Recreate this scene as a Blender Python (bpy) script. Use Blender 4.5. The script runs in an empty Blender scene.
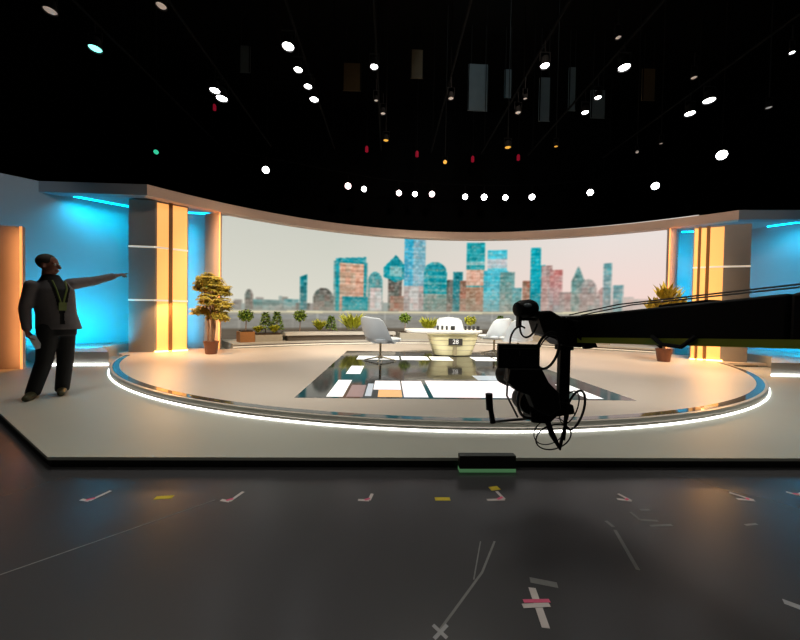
import bpy, bmesh, math, random
import numpy as np
from mathutils import Vector, Matrix
from math import sin, cos, pi, radians as R, degrees, sqrt, atan2

random.seed(7)
scn = bpy.context.scene
col = scn.collection
PI = pi

# ------------------------------------------------------------------ materials
MATS = {}
def mat(name, c, rough=.6, metal=0, noise=0, nscale=8, emis=None, estr=0, spec=.5, trans=0, coat=0):
    if name in MATS: return MATS[name]
    m = bpy.data.materials.new(name); m.use_nodes = True
    nt = m.node_tree; b = nt.nodes['Principled BSDF']
    b.inputs['Base Color'].default_value = (*c, 1)
    b.inputs['Roughness'].default_value = rough
    b.inputs['Metallic'].default_value = metal
    b.inputs['Specular IOR Level'].default_value = spec
    if trans: b.inputs['Transmission Weight'].default_value = trans
    if coat: b.inputs['Coat Weight'].default_value = coat
    if noise:
        tc = nt.nodes.new('ShaderNodeTexCoord'); n = nt.nodes.new('ShaderNodeTexNoise')
        n.inputs['Scale'].default_value = nscale; n.inputs['Detail'].default_value = 4
        mx = nt.nodes.new('ShaderNodeMix'); mx.data_type = 'RGBA'
        mx.inputs['A'].default_value = (*[v * (1 - noise) for v in c], 1)
        mx.inputs['B'].default_value = (*[min(1, v * (1 + noise)) for v in c], 1)
        nt.links.new(tc.outputs['Object'], n.inputs['Vector'])
        nt.links.new(n.outputs['Fac'], mx.inputs['Factor'])
        nt.links.new(mx.outputs['Result'], b.inputs['Base Color'])
    if emis:
        b.inputs['Emission Color'].default_value = (*emis, 1)
        b.inputs['Emission Strength'].default_value = estr
    MATS[name] = m
    return m

M_floor = mat('black_vinyl', (.060, .059, .064), .27, noise=.12, nscale=1.3, spec=.5)
M_black = mat('matt_black', (.006, .006, .006), .95, spec=.05)
M_deck = mat('stage_grey', (.46, .46, .40), .5, noise=.03, nscale=2, spec=.3)
M_plat = mat('platform_beige', (.66, .58, .50), .42, noise=.03, nscale=2, spec=.3)
M_fascia = mat('stage_fascia', (.012, .013, .009), .5)
M_lip = mat('lip_grey', (.33, .32, .28), .3)
M_slot = mat('slot_black', (.03, .03, .028), .5)
M_gloss = mat('black_gloss', (.014, .015, .014), .07, spec=.5)
M_ring = mat('ring_gloss', (.06, .06, .06), .04, spec=.9)
M_white_led = mat('white_led', (.9, .9, .9), .5, emis=(1, 1, .97), estr=5)
M_blue_led = mat('blue_led', (.1, .4, .9), .5, emis=(.0, .55, 1), estr=5)
M_amber = mat('amber_panel', (.8, .5, .2), .4, emis=(1, .44, .115), estr=.93)
M_foot = mat('amber_foot', (.8, .5, .2), .4, emis=(1, .55, .16), estr=9)
M_amber_strip = mat('amber_led', (.8, .4, .2), .4, emis=(1, .36, .11), estr=.95)
M_wall = mat('set_grey', (.25, .26, .27), .6, noise=.02, spec=.2)
M_pyl = mat('pylon_grey', (.40, .39, .39), .6, noise=.02, spec=.2)
M_hdr = mat('header_beige', (.54, .40, .32), .6, noise=.04, spec=.2)
M_hdrw = mat('header_slate', (.16, .18, .20), .6)
M_colg = mat('column_grey', (.27, .255, .24), .5, noise=.05)
M_trimw = mat('trim_line', (.9, .88, .8), .3, emis=(1, .92, .75), estr=.35)
M_mull = mat('mullion_brown', (.25, .12, .04), .4)
M_plinth = mat('plinth_gloss', (.60, .60, .56), .25, spec=.5)
M_wood = mat('planter_wood', (.36, .16, .05), .6, noise=.25, nscale=30)
M_stone = mat('planter_stone', (.42, .39, .32), .7, noise=.1, nscale=12)
M_soil = mat('soil', (.05, .03, .015), .9, noise=.4, nscale=60)
M_bench = mat('bench_grey', (.52, .51, .47), .5, noise=.05)
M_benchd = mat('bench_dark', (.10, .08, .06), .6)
M_chair = mat('chair_white', (.70, .76, .80), .35)
M_chrome = mat('chair_metal', (.45, .38, .26), .25, metal=.9)
M_desk = mat('desk_white', (.88, .86, .80), .3)
M_deskb = mat('desk_cream', (.86, .79, .46), .35, noise=.06, nscale=3)
M_deskl = mat('desk_groove', (.45, .38, .22), .5)
M_badge = mat('badge_dark', (.05, .045, .04), .4)
M_letter = mat('badge_letter', (.85, .85, .8), .4, emis=(1, 1, .95), estr=.4)
M_cup = mat('dark_cup', (.03, .03, .03), .3)
M_pot = mat('terracotta', (.22, .075, .035), .5, noise=.15, nscale=10)
M_trunk = mat('trunk', (.40, .24, .16), .7, noise=.3, nscale=25)
M_leaf = mat('leaf_ochre', (.58, .46, .06), .45, noise=.5, nscale=9)
M_leafg = mat('leaf_green', (.19, .30, .03), .5, noise=.5, nscale=14)
M_leafl = mat('leaf_lime', (.50, .52, .04), .5, noise=.4, nscale=14)
M_crane = mat('crane_black', (.004, .004, .0045), .55, spec=.1)
M_crane2 = mat('crane_rubber', (.008, .008, .009), .65, spec=.15)
M_cranehl = mat('highlight_pale', (.25, .30, .34), .08, spec=.8)
M_green = mat('olive_strip', (.27, .33, .02), .5)
M_cgrey = mat('grey_metal', (.07, .07, .07), .4, metal=.5)
M_skin = mat('skin', (.22, .085, .055), .5, noise=.08, nscale=20)
M_hair = mat('hair', (.035, .028, .02), .8)
M_jacket = mat('jacket_grey', (.15, .135, .14), .8, noise=.15, nscale=25)
M_shirt = mat('shirt_dark', (.02, .02, .023), .8)
M_trou = mat('trousers_black', (.007, .007, .008), .8)
M_shoe = mat('shoe_brown', (.06, .055, .02), .5)
M_lany = mat('lanyard_green', (.13, .17, .04), .6)
M_paper = mat('paper', (.7, .7, .72), .7)
M_eye = mat('eye_white', (.5, .48, .45), .3)
M_lampb = mat('lamp_black', (.012, .012, .012), .7, spec=.2)
M_lampw = mat('lamp_lens', (.9, .9, .9), .3, emis=(1, 1, 1), estr=14)
M_lampt = mat('lamp_lens_teal', (.3, .9, .8), .3, emis=(.25, 1, .85), estr=2.2)
M_lampd = mat('lamp_lens_dim', (.9, .8, .75), .3, emis=(1, .82, .72), estr=.16)
M_lampa = mat('lamp_lens_amber', (.9, .5, .1), .3, emis=(1, .48, .06), estr=.75)
M_lampr = mat('lamp_lens_pink', (.9, .8, .8), .3, emis=(1, .72, .70), estr=9)
M_lampg = mat('lamp_lens_green', (.1, .8, .5), .3, emis=(.05, .8, .45), estr=.7)
M_redl = mat('red_indicator', (.5, .02, .04), .4, emis=(1, .02, .08), estr=.16)
M_pipe = mat('pipe_dark', (.006, .006, .006), .9, spec=.05)
M_flag = mat('rig_panel', (.10, .13, .14), .6, noise=.2, nscale=3)
M_flagw = mat('rig_panel_warm', (.14, .10, .05), .6, noise=.2, nscale=3)
M_tapew = mat('tape_white', (.62, .56, .55), .7, noise=.1, nscale=30)
M_tapep = mat('tape_pink', (.75, .10, .22), .7)
M_tapey = mat('tape_yellow', (.65, .50, .02), .7)
M_chalk = mat('chalk', (.20, .20, .20), .9, noise=.3, nscale=20)
M_chalkl = mat('chalk_light', (.38, .38, .40), .9, noise=.3, nscale=20)
M_greenled = mat('green_led', (.1, .5, .15), .4, emis=(.20, .50, .22), estr=.22)

# ------------------------------------------------------------------ mesh builder
class MB:
    def __init__(s): s.v = []; s.f = []
    def add(s, vs, fs, M=None):
        o = len(s.v)
        s.v += [tuple(M @ Vector(p)) if M else tuple(p) for p in vs]
        s.f += [tuple(i + o for i in f) for f in fs]
        return s
    def box(s, c, d, rz=0, M=None, taper=1):
        x, y, z = [k / 2 for k in d]
        vs = [(-x, -y, -z), (x, -y, -z), (x, y, -z), (-x, y, -z), (-x * taper, -y * taper, z), (x * taper, -y * taper, z), (x * taper, y * taper, z), (-x * taper, y * taper, z)]
        fs = [(3, 2, 1, 0), (4, 5, 6, 7), (0, 1, 5, 4), (1, 2, 6, 5), (2, 3, 7, 6), (3, 0, 4, 7)]
        T = Matrix.Translation(c) @ Matrix.Rotation(rz, 4, 'Z')
        return s.add(vs, fs, M @ T if M else T)
    def hexa(s, p8): return s.add(p8, [(3, 2, 1, 0), (4, 5, 6, 7), (0, 1, 5, 4), (1, 2, 6, 5), (2, 3, 7, 6), (3, 0, 4, 7)])
    def tube(s, path, r, n=10, closed=False, M=None):
        P = [Vector(p) for p in path]; N = len(P)
        rr = r if isinstance(r, (list, tuple)) else [r] * N
        vs = []; up = None
        for i in range(N):
            a = P[(i - 1) % N] if (closed or i > 0) else P[i]
            b = P[(i + 1) % N] if (closed or i < N - 1) else P[i]
            t = (b - a).normalized()
            if up is None:
                up = Vector((0, 0, 1)) if abs(t.z) < .9 else Vector((1, 0, 0))
            x = t.cross(up)
            if x.length < 1e-5: x = t.orthogonal()
            x.normalize(); y = x.cross(t).normalized(); up = y
            for k in range(n):
                an = 2 * PI * k / n
                vs.append(P[i] + x * cos(an) * rr[i] + y * sin(an) * rr[i])
        fs = []
        for i in range(N if closed else N - 1):
            j = (i + 1) % N
            for k in range(n):
                l = (k + 1) % n
                fs.append((i * n + k, i * n + l, j * n + l, j * n + k))
        if not closed:
            fs.append(tuple(range(n - 1, -1, -1))); fs.append(tuple((N - 1) * n + k for k in range(n)))
        return s.add(vs, fs, M)
    def lathe(s, prof, n=20, M=None):
        vs = []; fs = []
        for r, z in prof:
            for k in range(n): vs.append((r * cos(2 * PI * k / n), r * sin(2 * PI * k / n), z))
        m = len(prof)
        for i in range(m - 1):
            for k in range(n):
                l = (k + 1) % n
                fs.append((i * n + k, i * n + l, (i + 1) * n + l, (i + 1) * n + k))
        fs.append(tuple(range(n - 1, -1, -1))); fs.append(tuple((m - 1) * n + k for k in range(n)))
        return s.add(vs, fs, M)
    def ell(s, c, r, n=14, m=9, M=None):
        vs = [(0, 0, -1)]; fs = []
        for i in range(1, m):
            a = -PI / 2 + PI * i / m
            for k in range(n): vs.append((cos(a) * cos(2 * PI * k / n), cos(a) * sin(2 * PI * k / n), sin(a)))
        vs.append((0, 0, 1)); top = len(vs) - 1
        for k in range(n):
            l = (k + 1) % n
            fs.append((0, 1 + l, 1 + k)); fs.append((top, 1 + (m - 2) * n + k, 1 + (m - 2) * n + l))
        for i in range(m - 2):
            for k in range(n):
                l = (k + 1) % n
                fs.append((1 + i * n + k, 1 + i * n + l, 1 + (i + 1) * n + l, 1 + (i + 1) * n + k))
        if not hasattr(r, '__len__'): r = (r, r, r)
        T = Matrix.Translation(c) @ (M or Matrix.Identity(4)) @ Matrix.Diagonal((*r, 1))
        return s.add(vs, fs, T)
    def prism(s, pts, z0, z1, M=None):
        n = len(pts)
        vs = [(x, y, z0) for x, y in pts] + [(x, y, z1) for x, y in pts]
        fs = [tuple(range(n - 1, -1, -1)), tuple(range(n, 2 * n))] + [(i, (i + 1) % n, n + (i + 1) % n, n + i) for i in range(n)]
        return s.add(vs, fs, M)
    def band(s, a, b, z0, z1):       # a solid between two equally long outlines
        n = len(a)
        vs = [(x, y, z0) for x, y in a] + [(x, y, z0) for x, y in b] + [(x, y, z1) for x, y in a] + [(x, y, z1) for x, y in b]
        fs = []
        for i in range(n - 1):
            fs += [(i, i + 1, n + i + 1, n + i), (2 * n + i, 3 * n + i, 3 * n + i + 1, 2 * n + i + 1),
                   (i, 2 * n + i, 2 * n + i + 1, i + 1), (n + i, n + i + 1, 3 * n + i + 1, 3 * n + i)]
        fs += [(0, n, 3 * n, 2 * n), (n - 1, 3 * n - 1, 4 * n - 1, 2 * n - 1)]
        return s.add(vs, fs)
    def build(s, name, m, parent=None, smooth=True, bevel=0, origin=None, seg=2, ang=35):
        me = bpy.data.meshes.new(name)
        o_ = Vector(origin) if origin is not None else Vector((0, 0, 0))
        me.from_pydata([tuple(Vector(p) - o_) for p in s.v], [], s.f)
        bm = bmesh.new(); bm.from_mesh(me); bmesh.ops.recalc_face_normals(bm, faces=bm.faces); bm.to_mesh(me); bm.free()
        me.materials.append(m)
        if smooth:
            for p in me.polygons: p.use_smooth = True
            me.set_sharp_from_angle(angle=R(ang))
        o = bpy.data.objects.new(name, me); col.objects.link(o); o.location = o_
        if parent:
            o.parent = parent
        if bevel:
            b = o.modifiers.new('bevel', 'BEVEL'); b.width = bevel; b.segments = seg; b.limit_method = 'ANGLE'; b.angle_limit = R(35)
        return o

def tag(o, label=None, cat=None, group=None, kind=None):
    if label: o['label'] = label
    if cat: o['category'] = cat
    if group: o['group'] = group
    if kind: o['kind'] = kind
    return o
def thing(name, loc, label, cat, group=None, rz=0):
    o = bpy.data.objects.new(name, None); col.objects.link(o)
    o.location = loc; o.rotation_euler = (0, 0, rz); o.empty_display_size = .1
    return tag(o, label, cat, group)
def kids(o): return [c for c in bpy.data.objects if c.parent == o]
def copy_tree(o, parent=None):
    c = o.copy(); col.objects.link(c); c.parent = parent
    for ch in kids(o): copy_tree(ch, c)
    return c
def struct(o): o['kind'] = 'structure'; return o
def evalmesh(o):
    bpy.context.view_layer.update()
    dg = bpy.context.evaluated_depsgraph_get()
    me = bpy.data.meshes.new_from_object(o.evaluated_get(dg))
    o.modifiers.clear(); o.data = me
    return o
def arc(c, r, a0, a1, n):            # angles in degrees from +Y, clockwise
    return [(c[0] + r * sin(R(a0 + (a1 - a0) * i / n)), c[1] + r * cos(R(a0 + (a1 - a0) * i / n))) for i in range(n + 1)]
def axisM(p, d):                     # +Z onto d at p
    d = Vector(d).normalized()
    return Matrix.Translation(p) @ d.to_track_quat('Z', 'Y').to_matrix().to_4x4()

HS, HP = .085, .175
CP, RP = (1.02, 10.6), 7.62          # round platform
CL = (1.95, 1.05)                    # centre of the video wall's curve

# ------------------------------------------------------------------ studio shell
struct(MB().box((1, 5.5, -.05), (30, 25, .1)).build('floor', M_floor, smooth=False))
struct(MB().box((1, 5.5, 12.55), (30, 25, .1)).build('ceiling', M_black, smooth=False))
struct(MB().box((1, 17.95, 6.25), (30, .1, 12.5)).build('wall_back', M_black, smooth=False))
struct(MB().box((-13.95, 5.5, 6.25), (.1, 25, 12.5)).build('wall_left', M_black, smooth=False))
struct(MB().box((15.95, 5.5, 6.25), (.1, 25, 12.5)).build('wall_right', M_black, smooth=False))
struct(MB().box((1, -6.95, 6.25), (30, .1, 12.5)).build('wall_front', M_black, smooth=False))

# ------------------------------------------------------------------ stage deck
out = [(-2.5, 2.43), (9.5, 2.43), (13.5, 6), (13.5, 14.5), (-11, 14.5), (-11, 8.1)]
st = thing('stage_deck', (1, 2.43, 0), 'low pale grey stage deck with a black front edge, spread across the studio floor', 'stage')
MB().prism([(x - 1, y - 2.43) for x, y in out], .062, HS).build('deck_top', M_deck, st, smooth=False)
ins = [(-2.492, 2.45), (9.49, 2.45), (13.48, 6.01), (13.48, 14.48), (-10.98, 14.48), (-10.98, 8.1)]
f = MB().prism([(x - 1, y - 2.43) for x, y in ins], 0, .062).build('front_fascia', M_fascia, st, smooth=False)
tag(f, 'black fascia board')

# ------------------------------------------------------------------ round platform
def circ_ang(x, y): return degrees(atan2(x - CP[0], y - CP[1]))
aL = circ_ang(-5.83, 7.2); aR = circ_ang(7.87, 7.2)      # about -116, 116
def front(r, n=120): return arc(CP, r, aR, 360 + aL, n)    # from the right, round the near side, to the left
back = arc(CL, 9.84, -41, 41, 60)
poly = front(RP) + [(-6.2, 7.55), (-6.3, 8.35), (-6.0, 8.62), (-4.75, 8.75)] + back + [(8.7, 8.6), (8.9, 8.6), (8.9, 7.2)]
pl = thing('round_platform', (CP[0], CP[1], HS), 'large round beige presenting platform with a lit rim, standing on the grey stage', 'platform')
def shift(p, c=CP): return [(x - c[0], y - c[1]) for x, y in p]
MB().prism(shift(poly), .035, .09).build('platform_top', M_plat, pl, smooth=False)
inner = front(RP - .07) + [(-6.15, 7.6), (-6.25, 8.3), (-5.95, 8.55), (-4.75, 8.7)] + arc(CL, 9.8, -40.5, 40.5, 40) + [(8.6, 8.5), (8.8, 8.5), (8.8, 7.3)]
MB().prism(shift(inner), 0, .035).build('recessed_base', M_slot, pl, smooth=False)
tag(MB().band(shift(front(RP + .012)), shift(front(RP)), .045, .0915).build('edge_lip', M_lip, pl), 'grey edge lip')
tag(MB().band(shift(front(RP - .03)), shift(front(RP - .12)), .089, .0925).build('gloss_ring', M_ring, pl), 'glossy dark inlaid ring')
tag(MB().band(shift(front(RP + .028)), shift(front(RP + .012)), 0.0, .014).build('light_strip', M_white_led, pl), 'glowing white light strip')
# black glossy floor inlay and reflections drawn as emissive tiles
x0, x1, y0, y1 = -1.1, 3.05, 3.8, 8.6
tag(MB().box(((x0 + x1) / 2 - CP[0], (y0 + y1) / 2 - CP[1], .0905), (x1 - x0, y1 - y0, .003)).build('gloss_floor', M_gloss, pl, smooth=False), 'black mirror floor inlay')
M_t1 = mat('patch_white', (.8, .8, .8), .2, emis=(1, .98, .95), estr=.85)
M_t2 = mat('patch_pink', (.8, .75, .75), .2, emis=(1, .90, .92), estr=.80)
M_t3 = mat('patch_orange', (.8, .5, .2), .2, emis=(1, .52, .2), estr=.55)
M_t4 = mat('patch_grey', (.4, .45, .5), .2, emis=(.62, .68, .75), estr=.55)
M_t5 = mat('patch_mauve', (.3, .2, .2), .2, emis=(.42, .28, .28), estr=.35)
patches = [(-.74, -.54, 3.86, 4.83, M_t1), (2.48, 2.68, 3.86, 4.65, M_t1), (-.70, -.46, 5.33, 6.14, M_t1), (2.40, 2.62, 5.33, 6.14, M_t1),
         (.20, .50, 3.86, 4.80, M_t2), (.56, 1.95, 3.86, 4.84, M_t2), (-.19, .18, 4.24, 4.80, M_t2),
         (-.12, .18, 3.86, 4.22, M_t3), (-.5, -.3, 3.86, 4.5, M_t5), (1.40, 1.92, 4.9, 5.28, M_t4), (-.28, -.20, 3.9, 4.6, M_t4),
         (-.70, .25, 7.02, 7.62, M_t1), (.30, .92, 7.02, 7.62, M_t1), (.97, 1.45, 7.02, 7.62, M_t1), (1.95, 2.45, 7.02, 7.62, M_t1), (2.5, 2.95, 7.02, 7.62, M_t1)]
for a, b, c, d, m in patches:
    MB().box(((a + b) / 2 - CP[0], (c + d) / 2 - CP[1], .0924), (b - a, d - c, .0016)).build('bright_patch', m, pl, smooth=False)  # emissive boxes put floor graphics and bright reflections into colour

# step behind the platform that carries the planters
le = thing('terrace_ledge', (1.95, 10.9, HS), 'low curved step between the platform and the video wall, carrying planters', 'step')
MB().band([(x - 1.95, y - 10.9) for x, y in arc(CL, 9.86, -38.5, 36.8, 70)], [(x - 1.95, y - 10.9) for x, y in arc(CL, 11.55, -38.5, 36.8, 70)], 0, .215).build('ledge_top', M_bench, le)
tag(MB().band([(x - 1.95, y - 10.9) for x, y in arc(CL, 9.835, -38.5, 36.8, 70)], [(x - 1.95, y - 10.9) for x, y in arc(CL, 9.86, -38.5, 36.8, 70)], .115, .14).build('light_line', M_trimw, le), 'thin pale light line')
tag(MB().band([(x - 1.95, y - 10.9) for x, y in arc(CL, 9.838, -38.5, 36.8, 70)], [(x - 1.95, y - 10.9) for x, y in arc(CL, 9.86, -38.5, 36.8, 70)], .148, .172).build('dark_line', M_benchd, le), 'thin dark line')  # narrow dark band along the front of the step

# ------------------------------------------------------------------ video wall with its city picture
TH0, TH1, Z0, Z1 = -41.5, 41.5, .30, 4.45
NT, NZ = 620, 170
th = np.linspace(TH0, TH1, NT); zz = np.linspace(Z0, Z1, NZ)
rng = np.random.default_rng(3)
img = np.zeros((NZ, NT, 3))
u = (th - TH0) / (TH1 - TH0); v = (zz - 1.25) / (Z1 - 1.25)
UU, VV = np.meshgrid(u, np.clip(v, 0, 1))
cl = np.array([225, 222, 208.]); cu = np.array([204, 205, 194.]); rl = np.array([250, 214, 204.]); ru = np.array([232, 225, 220.])
s_ = np.clip((UU - .25) / .6, 0, 1)[..., None]
t_ = VV[..., None] ** .8
img[:] = (cl * (1 - s_) + rl * s_) * (1 - t_) + (cu * (1 - s_) + ru * s_) * t_
PALB = dict(grey=((120, 115, 110), (150, 140, 130)), dk=((92, 92, 86), (135, 128, 115)), tealgrey=((95, 140, 138), (150, 160, 150)), teal2=((75, 150, 155), (150, 165, 155)),
            dteal=((20, 120, 130), (60, 120, 125)), teal=((15, 140, 155), (40, 165, 170)), salmon=((222, 178, 150), (205, 165, 140)), white=((195, 190, 185), (225, 215, 210)),
            redb=((140, 100, 82), (190, 140, 115)), blue=((45, 165, 200), (120, 175, 195)), teal3=((25, 150, 160), (90, 165, 165)), cyan=((70, 195, 215), (160, 205, 210)),
            cyan2=((55, 180, 200), (130, 185, 190)), cyan3=((10, 165, 180), (30, 140, 155)), pinkg=((165, 140, 135), (190, 165, 158)), pinkr=((190, 125, 120), (160, 150, 150)),
            greyp=((150, 142, 138), (175, 160, 152)), tealg2=((90, 150, 155), (150, 165, 165)), haze=((195, 180, 172), (205, 188, 180)))
BLD = [(-36.86, -35.72, 1.54, 'dome', 'grey'), (-34.86, -33.67, 1.92, 'dome', 'dk'), (-33.66, -28.62, 1.58, 'flat', 'tealgrey'), (-28.79, -26.29, 1.64, 'flat', 'teal2'), (-26.79, -24.39, 1.52, 'flat', 'dk'),
       (-26.17, -24.97, 2.55, 'slant', 'dteal'), (-23.9, -20.16, 2.09, 'round', 'dk'), (-20.22, -13.88, 3.11, 'flat', 'teal2'), (-19.87, -14.28, 3.33, 'slant', 'teal'), (-19.12, -14.64, 3.07, 'flat', 'salmon'),
       (-18.67, -12.82, 1.8, 'flat', 'teal'), (-13.85, -10.97, 2.79, 'round', 'teal2'), (-13.42, -11.11, 2.17, 'flat', 'white'), (-9.98, -7.24, 2.59, 'flat', 'dk'), (-10.83, -6.14, 3.48, 'hex', 'teal'),
       (-9.53, -5.21, 1.89, 'flat', 'redb'), (-6.79, -2.67, 4.22, 'flat', 'blue'), (-5.64, -3.86, 2.26, 'flat', 'white'), (-2.97, 1.55, 3.27, 'round', 'teal'), (1.62, 3.19, 2.57, 'flat', 'dk'),
       (2.76, 4.71, 2.89, 'flat', 'dteal'), (4.17, 5.52, 2.54, 'flat', 'redb'), (5.37, 8.81, 4.04, 'flat', 'teal3'), (9.41, 12.96, 3.76, 'flat', 'cyan'), (8.74, 13.23, 2.94, 'flat', 'cyan2'),
       (11.76, 14.52, 2.89, 'flat', 'tealgrey'), (14.04, 15.85, 2.27, 'flat', 'teal2'), (16.0, 17.42, 2.54, 'flat', 'redb'), (17.28, 19.03, 3.79, 'flat', 'cyan3'), (18.06, 19.79, 3.14, 'flat', 'cyan3'),
       (19.11, 20.99, 3.1, 'flat', 'pinkg'), (20.67, 22.85, 2.94, 'flat', 'pinkr'), (22.45, 24.41, 2.11, 'flat', 'pinkg'), (24.31, 26.38, 2.95, 'point', 'tealgrey'), (25.64, 28.28, 2.57, 'round', 'greyp'),
       (28.31, 30.4, 2.27, 'round', 'pinkg'), (29.26, 30.44, 3.12, 'flat', 'tealg2'), (30.68, 32.12, 2.33, 'flat', 'tealg2'), (32.03, 33.7, 1.91, 'flat', 'haze'), (33.71, 36.12, 1.84, 'flat', 'haze')]
TT, ZZ = np.meshgrid(th, zz)
def blocks(h, w):
    b = rng.uniform(0, 1, (NZ // h + 1, NT // w + 1)); return np.kron(b, np.ones((h, w)))[:NZ, :NT]
# low hazy blocks along the river
x = -38.
while x < 38:
    w = rng.uniform(.6, 1.6); h = rng.uniform(1.4, 1.75); c = PALB[['tealgrey', 'dk', 'grey', 'redb', 'teal2'][rng.integers(5)]][1]
    c = np.array(c) * .8 + (40 if x < 25 else 44)
    m = (TT > x) & (TT < x + w) & (ZZ < h); img[m] = c; x += w * .9
for a, b, zt, shp, cn in BLD:
    tc = (TT - a) / (b - a); ins_ = (tc >= 0) & (tc <= 1)
    e = np.abs(tc - .5) * 2
    if shp == 'flat': top = zt + 0 * e
    elif shp == 'slant': top = zt - .12 * (1 - tc)
    elif shp == 'round': top = zt - .45 * (1 - np.sqrt(np.clip(1 - e * e, 0, 1)))
    elif shp == 'dome': top = zt - .2 * e ** 2
    elif shp == 'point': top = zt + .12 - .55 * e
    else: top = zt - .5 * e
    if shp == 'hex': ins_ &= (ZZ > 2.42 + .2 * e)
    m = ins_ & (ZZ < top)
    c0, c1 = [np.array(k, float) for k in PALB[cn]]
    cell = rng.uniform(0, 1, (NZ, NT))
    cell = (cell + np.roll(cell, 1, 0)) / 2
    mid = blocks(5, 5); lit = blocks(2, 3) > .86; tint = blocks(9, 7)
    frac = np.clip((zt - ZZ) / max(.3, zt - 1.25), 0, 1)
    base = c0 * (1 - frac[..., None]) + c1 * frac[..., None]
    if cn == 'teal3':
        q = ((ZZ > 2.35) & (ZZ < 3.0)); base[q] = (214, 172, 150)
        q = ((ZZ > 3.15) & (ZZ < 3.3)); base[q] = (150, 190, 190)
        q = ZZ < 2.3; base[q] = (170, 135, 110)
    if cn == 'blue':
        q = tc > .4; base[q] = base[q] * .55 + np.array((200, 180, 175)) * .45
        q = ZZ < 2.3; base[q] = (180, 165, 160)
    if cn == 'teal' and shp == 'round':
        q = (np.sin(ZZ * 24) > .3); base[q] = base[q] * .6 + np.array((150, 185, 175)) * .4
        q = ZZ < 2.0; base[q] = (125, 150, 140)
    if shp == 'hex':
        q = (np.abs(tc - .5) < .26) & (ZZ > 2.65) & (ZZ < 3.05); base[q] = (120, 185, 185)
    if cn == 'salmon':
        q = np.sin(ZZ * 30) > .55; base[q] = base[q] * .86
        q = (ZZ < 2.3); base[q] = base[q] * .93 + np.array((240, 150, 120)) * .07
    if cn == 'cyan': q = (ZZ < 3.4) & (ZZ > 3.05); base[q] = (185, 200, 205)
    base = base + (cell[..., None] - .5) * 42
    base = base + ((mid - .5) * 42)[..., None] + (tint - .5)[..., None] * np.array((26, -8, -10.))
    base[lit] = base[lit] * .65 + np.array((225, 205, 190)) * .35
    # columns and rows of windows
    base = base + (np.sin(TT * 14)[..., None] * 8) + (np.sin(ZZ * 42)[..., None] * 9)
    hz = np.clip((2.3 - ZZ) / 1.1, 0, 1)[..., None] * .42
    base = base * (1 - hz) + np.array((150, 146, 134)) * hz
    if cn == 'haze': base = base * .5 + np.array((215, 195, 186)) * .5
    img[m] = base[m]
# river, glass balustrade and terrace at the foot of the picture
lo = ZZ < 1.30 + .0022 * (TT + 10)
n_ = rng.uniform(0, 1, (NZ, NT)); n_ = sum(np.roll(n_, k, 1) for k in range(-6, 7)) / 13
img[lo] = (np.array([146, 146, 140.])[None] + (n_[lo][:, None] - .5) * 90)
g = lo & (np.abs((TT % 4.2) - 2.1) < .12); img[g] = img[g] * .55 + np.array((205, 205, 195)) * .45
g = lo & (ZZ < .95); img[g] = img[g] * .8 + np.array((110, 95, 75)) * .2
g = lo & (ZZ < .62); img[g] = img[g] * .35 + np.array((80, 66, 50)) * .65
rail = (np.abs(ZZ - (1.245 + .0024 * (TT + 10))) < .032); img[rail] = (226, 216, 180)
rail = (np.abs(ZZ - (1.18 + .0024 * (TT + 10))) < .012); img[rail] = (175, 165, 140)
img = np.clip(img, 0, 255) / 255
for _ in range(1):
    img = (img + np.roll(img, 1, 1) + np.roll(img, -1, 1)) / 3
    img[1:-1] = (img[1:-1] + img[2:] + img[:-2]) / 3
lin = np.where(img < .04045, img / 12.92, ((img + .055) / 1.055) ** 2.4)
vw = thing('video_wall', (1.95, 12.65, HS), 'wide curved video wall showing a pale sky over a teal city skyline', 'video wall')
me = bpy.data.meshes.new('screen')
RS = 11.6
gx = CL[0] + RS * np.sin(np.radians(th)) - 1.95; gy = CL[1] + RS * np.cos(np.radians(th)) - 12.65
V = np.zeros((NZ, NT, 3)); V[..., 0] = gx; V[..., 1] = gy; V[..., 2] = zz[:, None] - HS
idx = np.arange(NZ * NT).reshape(NZ, NT)
F = np.stack([idx[:-1, :-1], idx[:-1, 1:], idx[1:, 1:], idx[1:, :-1]], -1).reshape(-1, 4)
me.vertices.add(NZ * NT); me.vertices.foreach_set('co', V.reshape(-1))
me.loops.add(F.size); me.loops.foreach_set('vertex_index', F.reshape(-1))
me.polygons.add(len(F)); me.polygons.foreach_set('loop_start', np.arange(0, F.size, 4)); me.polygons.foreach_set('loop_total', np.full(len(F), 4))
at_ = me.color_attributes.new('picture', 'FLOAT_COLOR', 'POINT')
at_.data.foreach_set('color', np.concatenate([lin, np.ones((NZ, NT, 1))], -1).reshape(-1).astype(np.float32))
me.update(); me.validate()
ms = bpy.data.materials.new('screen_picture'); ms.use_nodes = True
nt = ms.node_tree; nt.nodes.clear()
o_ = nt.nodes.new('ShaderNodeOutputMaterial'); em = nt.nodes.new('ShaderNodeEmission'); aa = nt.nodes.new('ShaderNodeAttribute'); aa.attribute_name = 'picture'
em.inputs['Strength'].default_value = 1.0
nt.links.new(aa.outputs['Color'], em.inputs['Color']); nt.links.new(em.outputs[0], o_.inputs[0])
me.materials.append(ms)
so = bpy.data.objects.new('screen', me); col.objects.link(so); so.parent = vw
MB().band([(x - 1.95, y - 12.65) for x, y in arc(CL, 11.62, -41.6, 41.6, 80)], [(x - 1.95, y - 12.65) for x, y in arc(CL, 11.85, -41.6, 41.6, 80)], 0, Z1 + .02 - HS).build('cabinet_back', M_black, vw)

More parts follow.
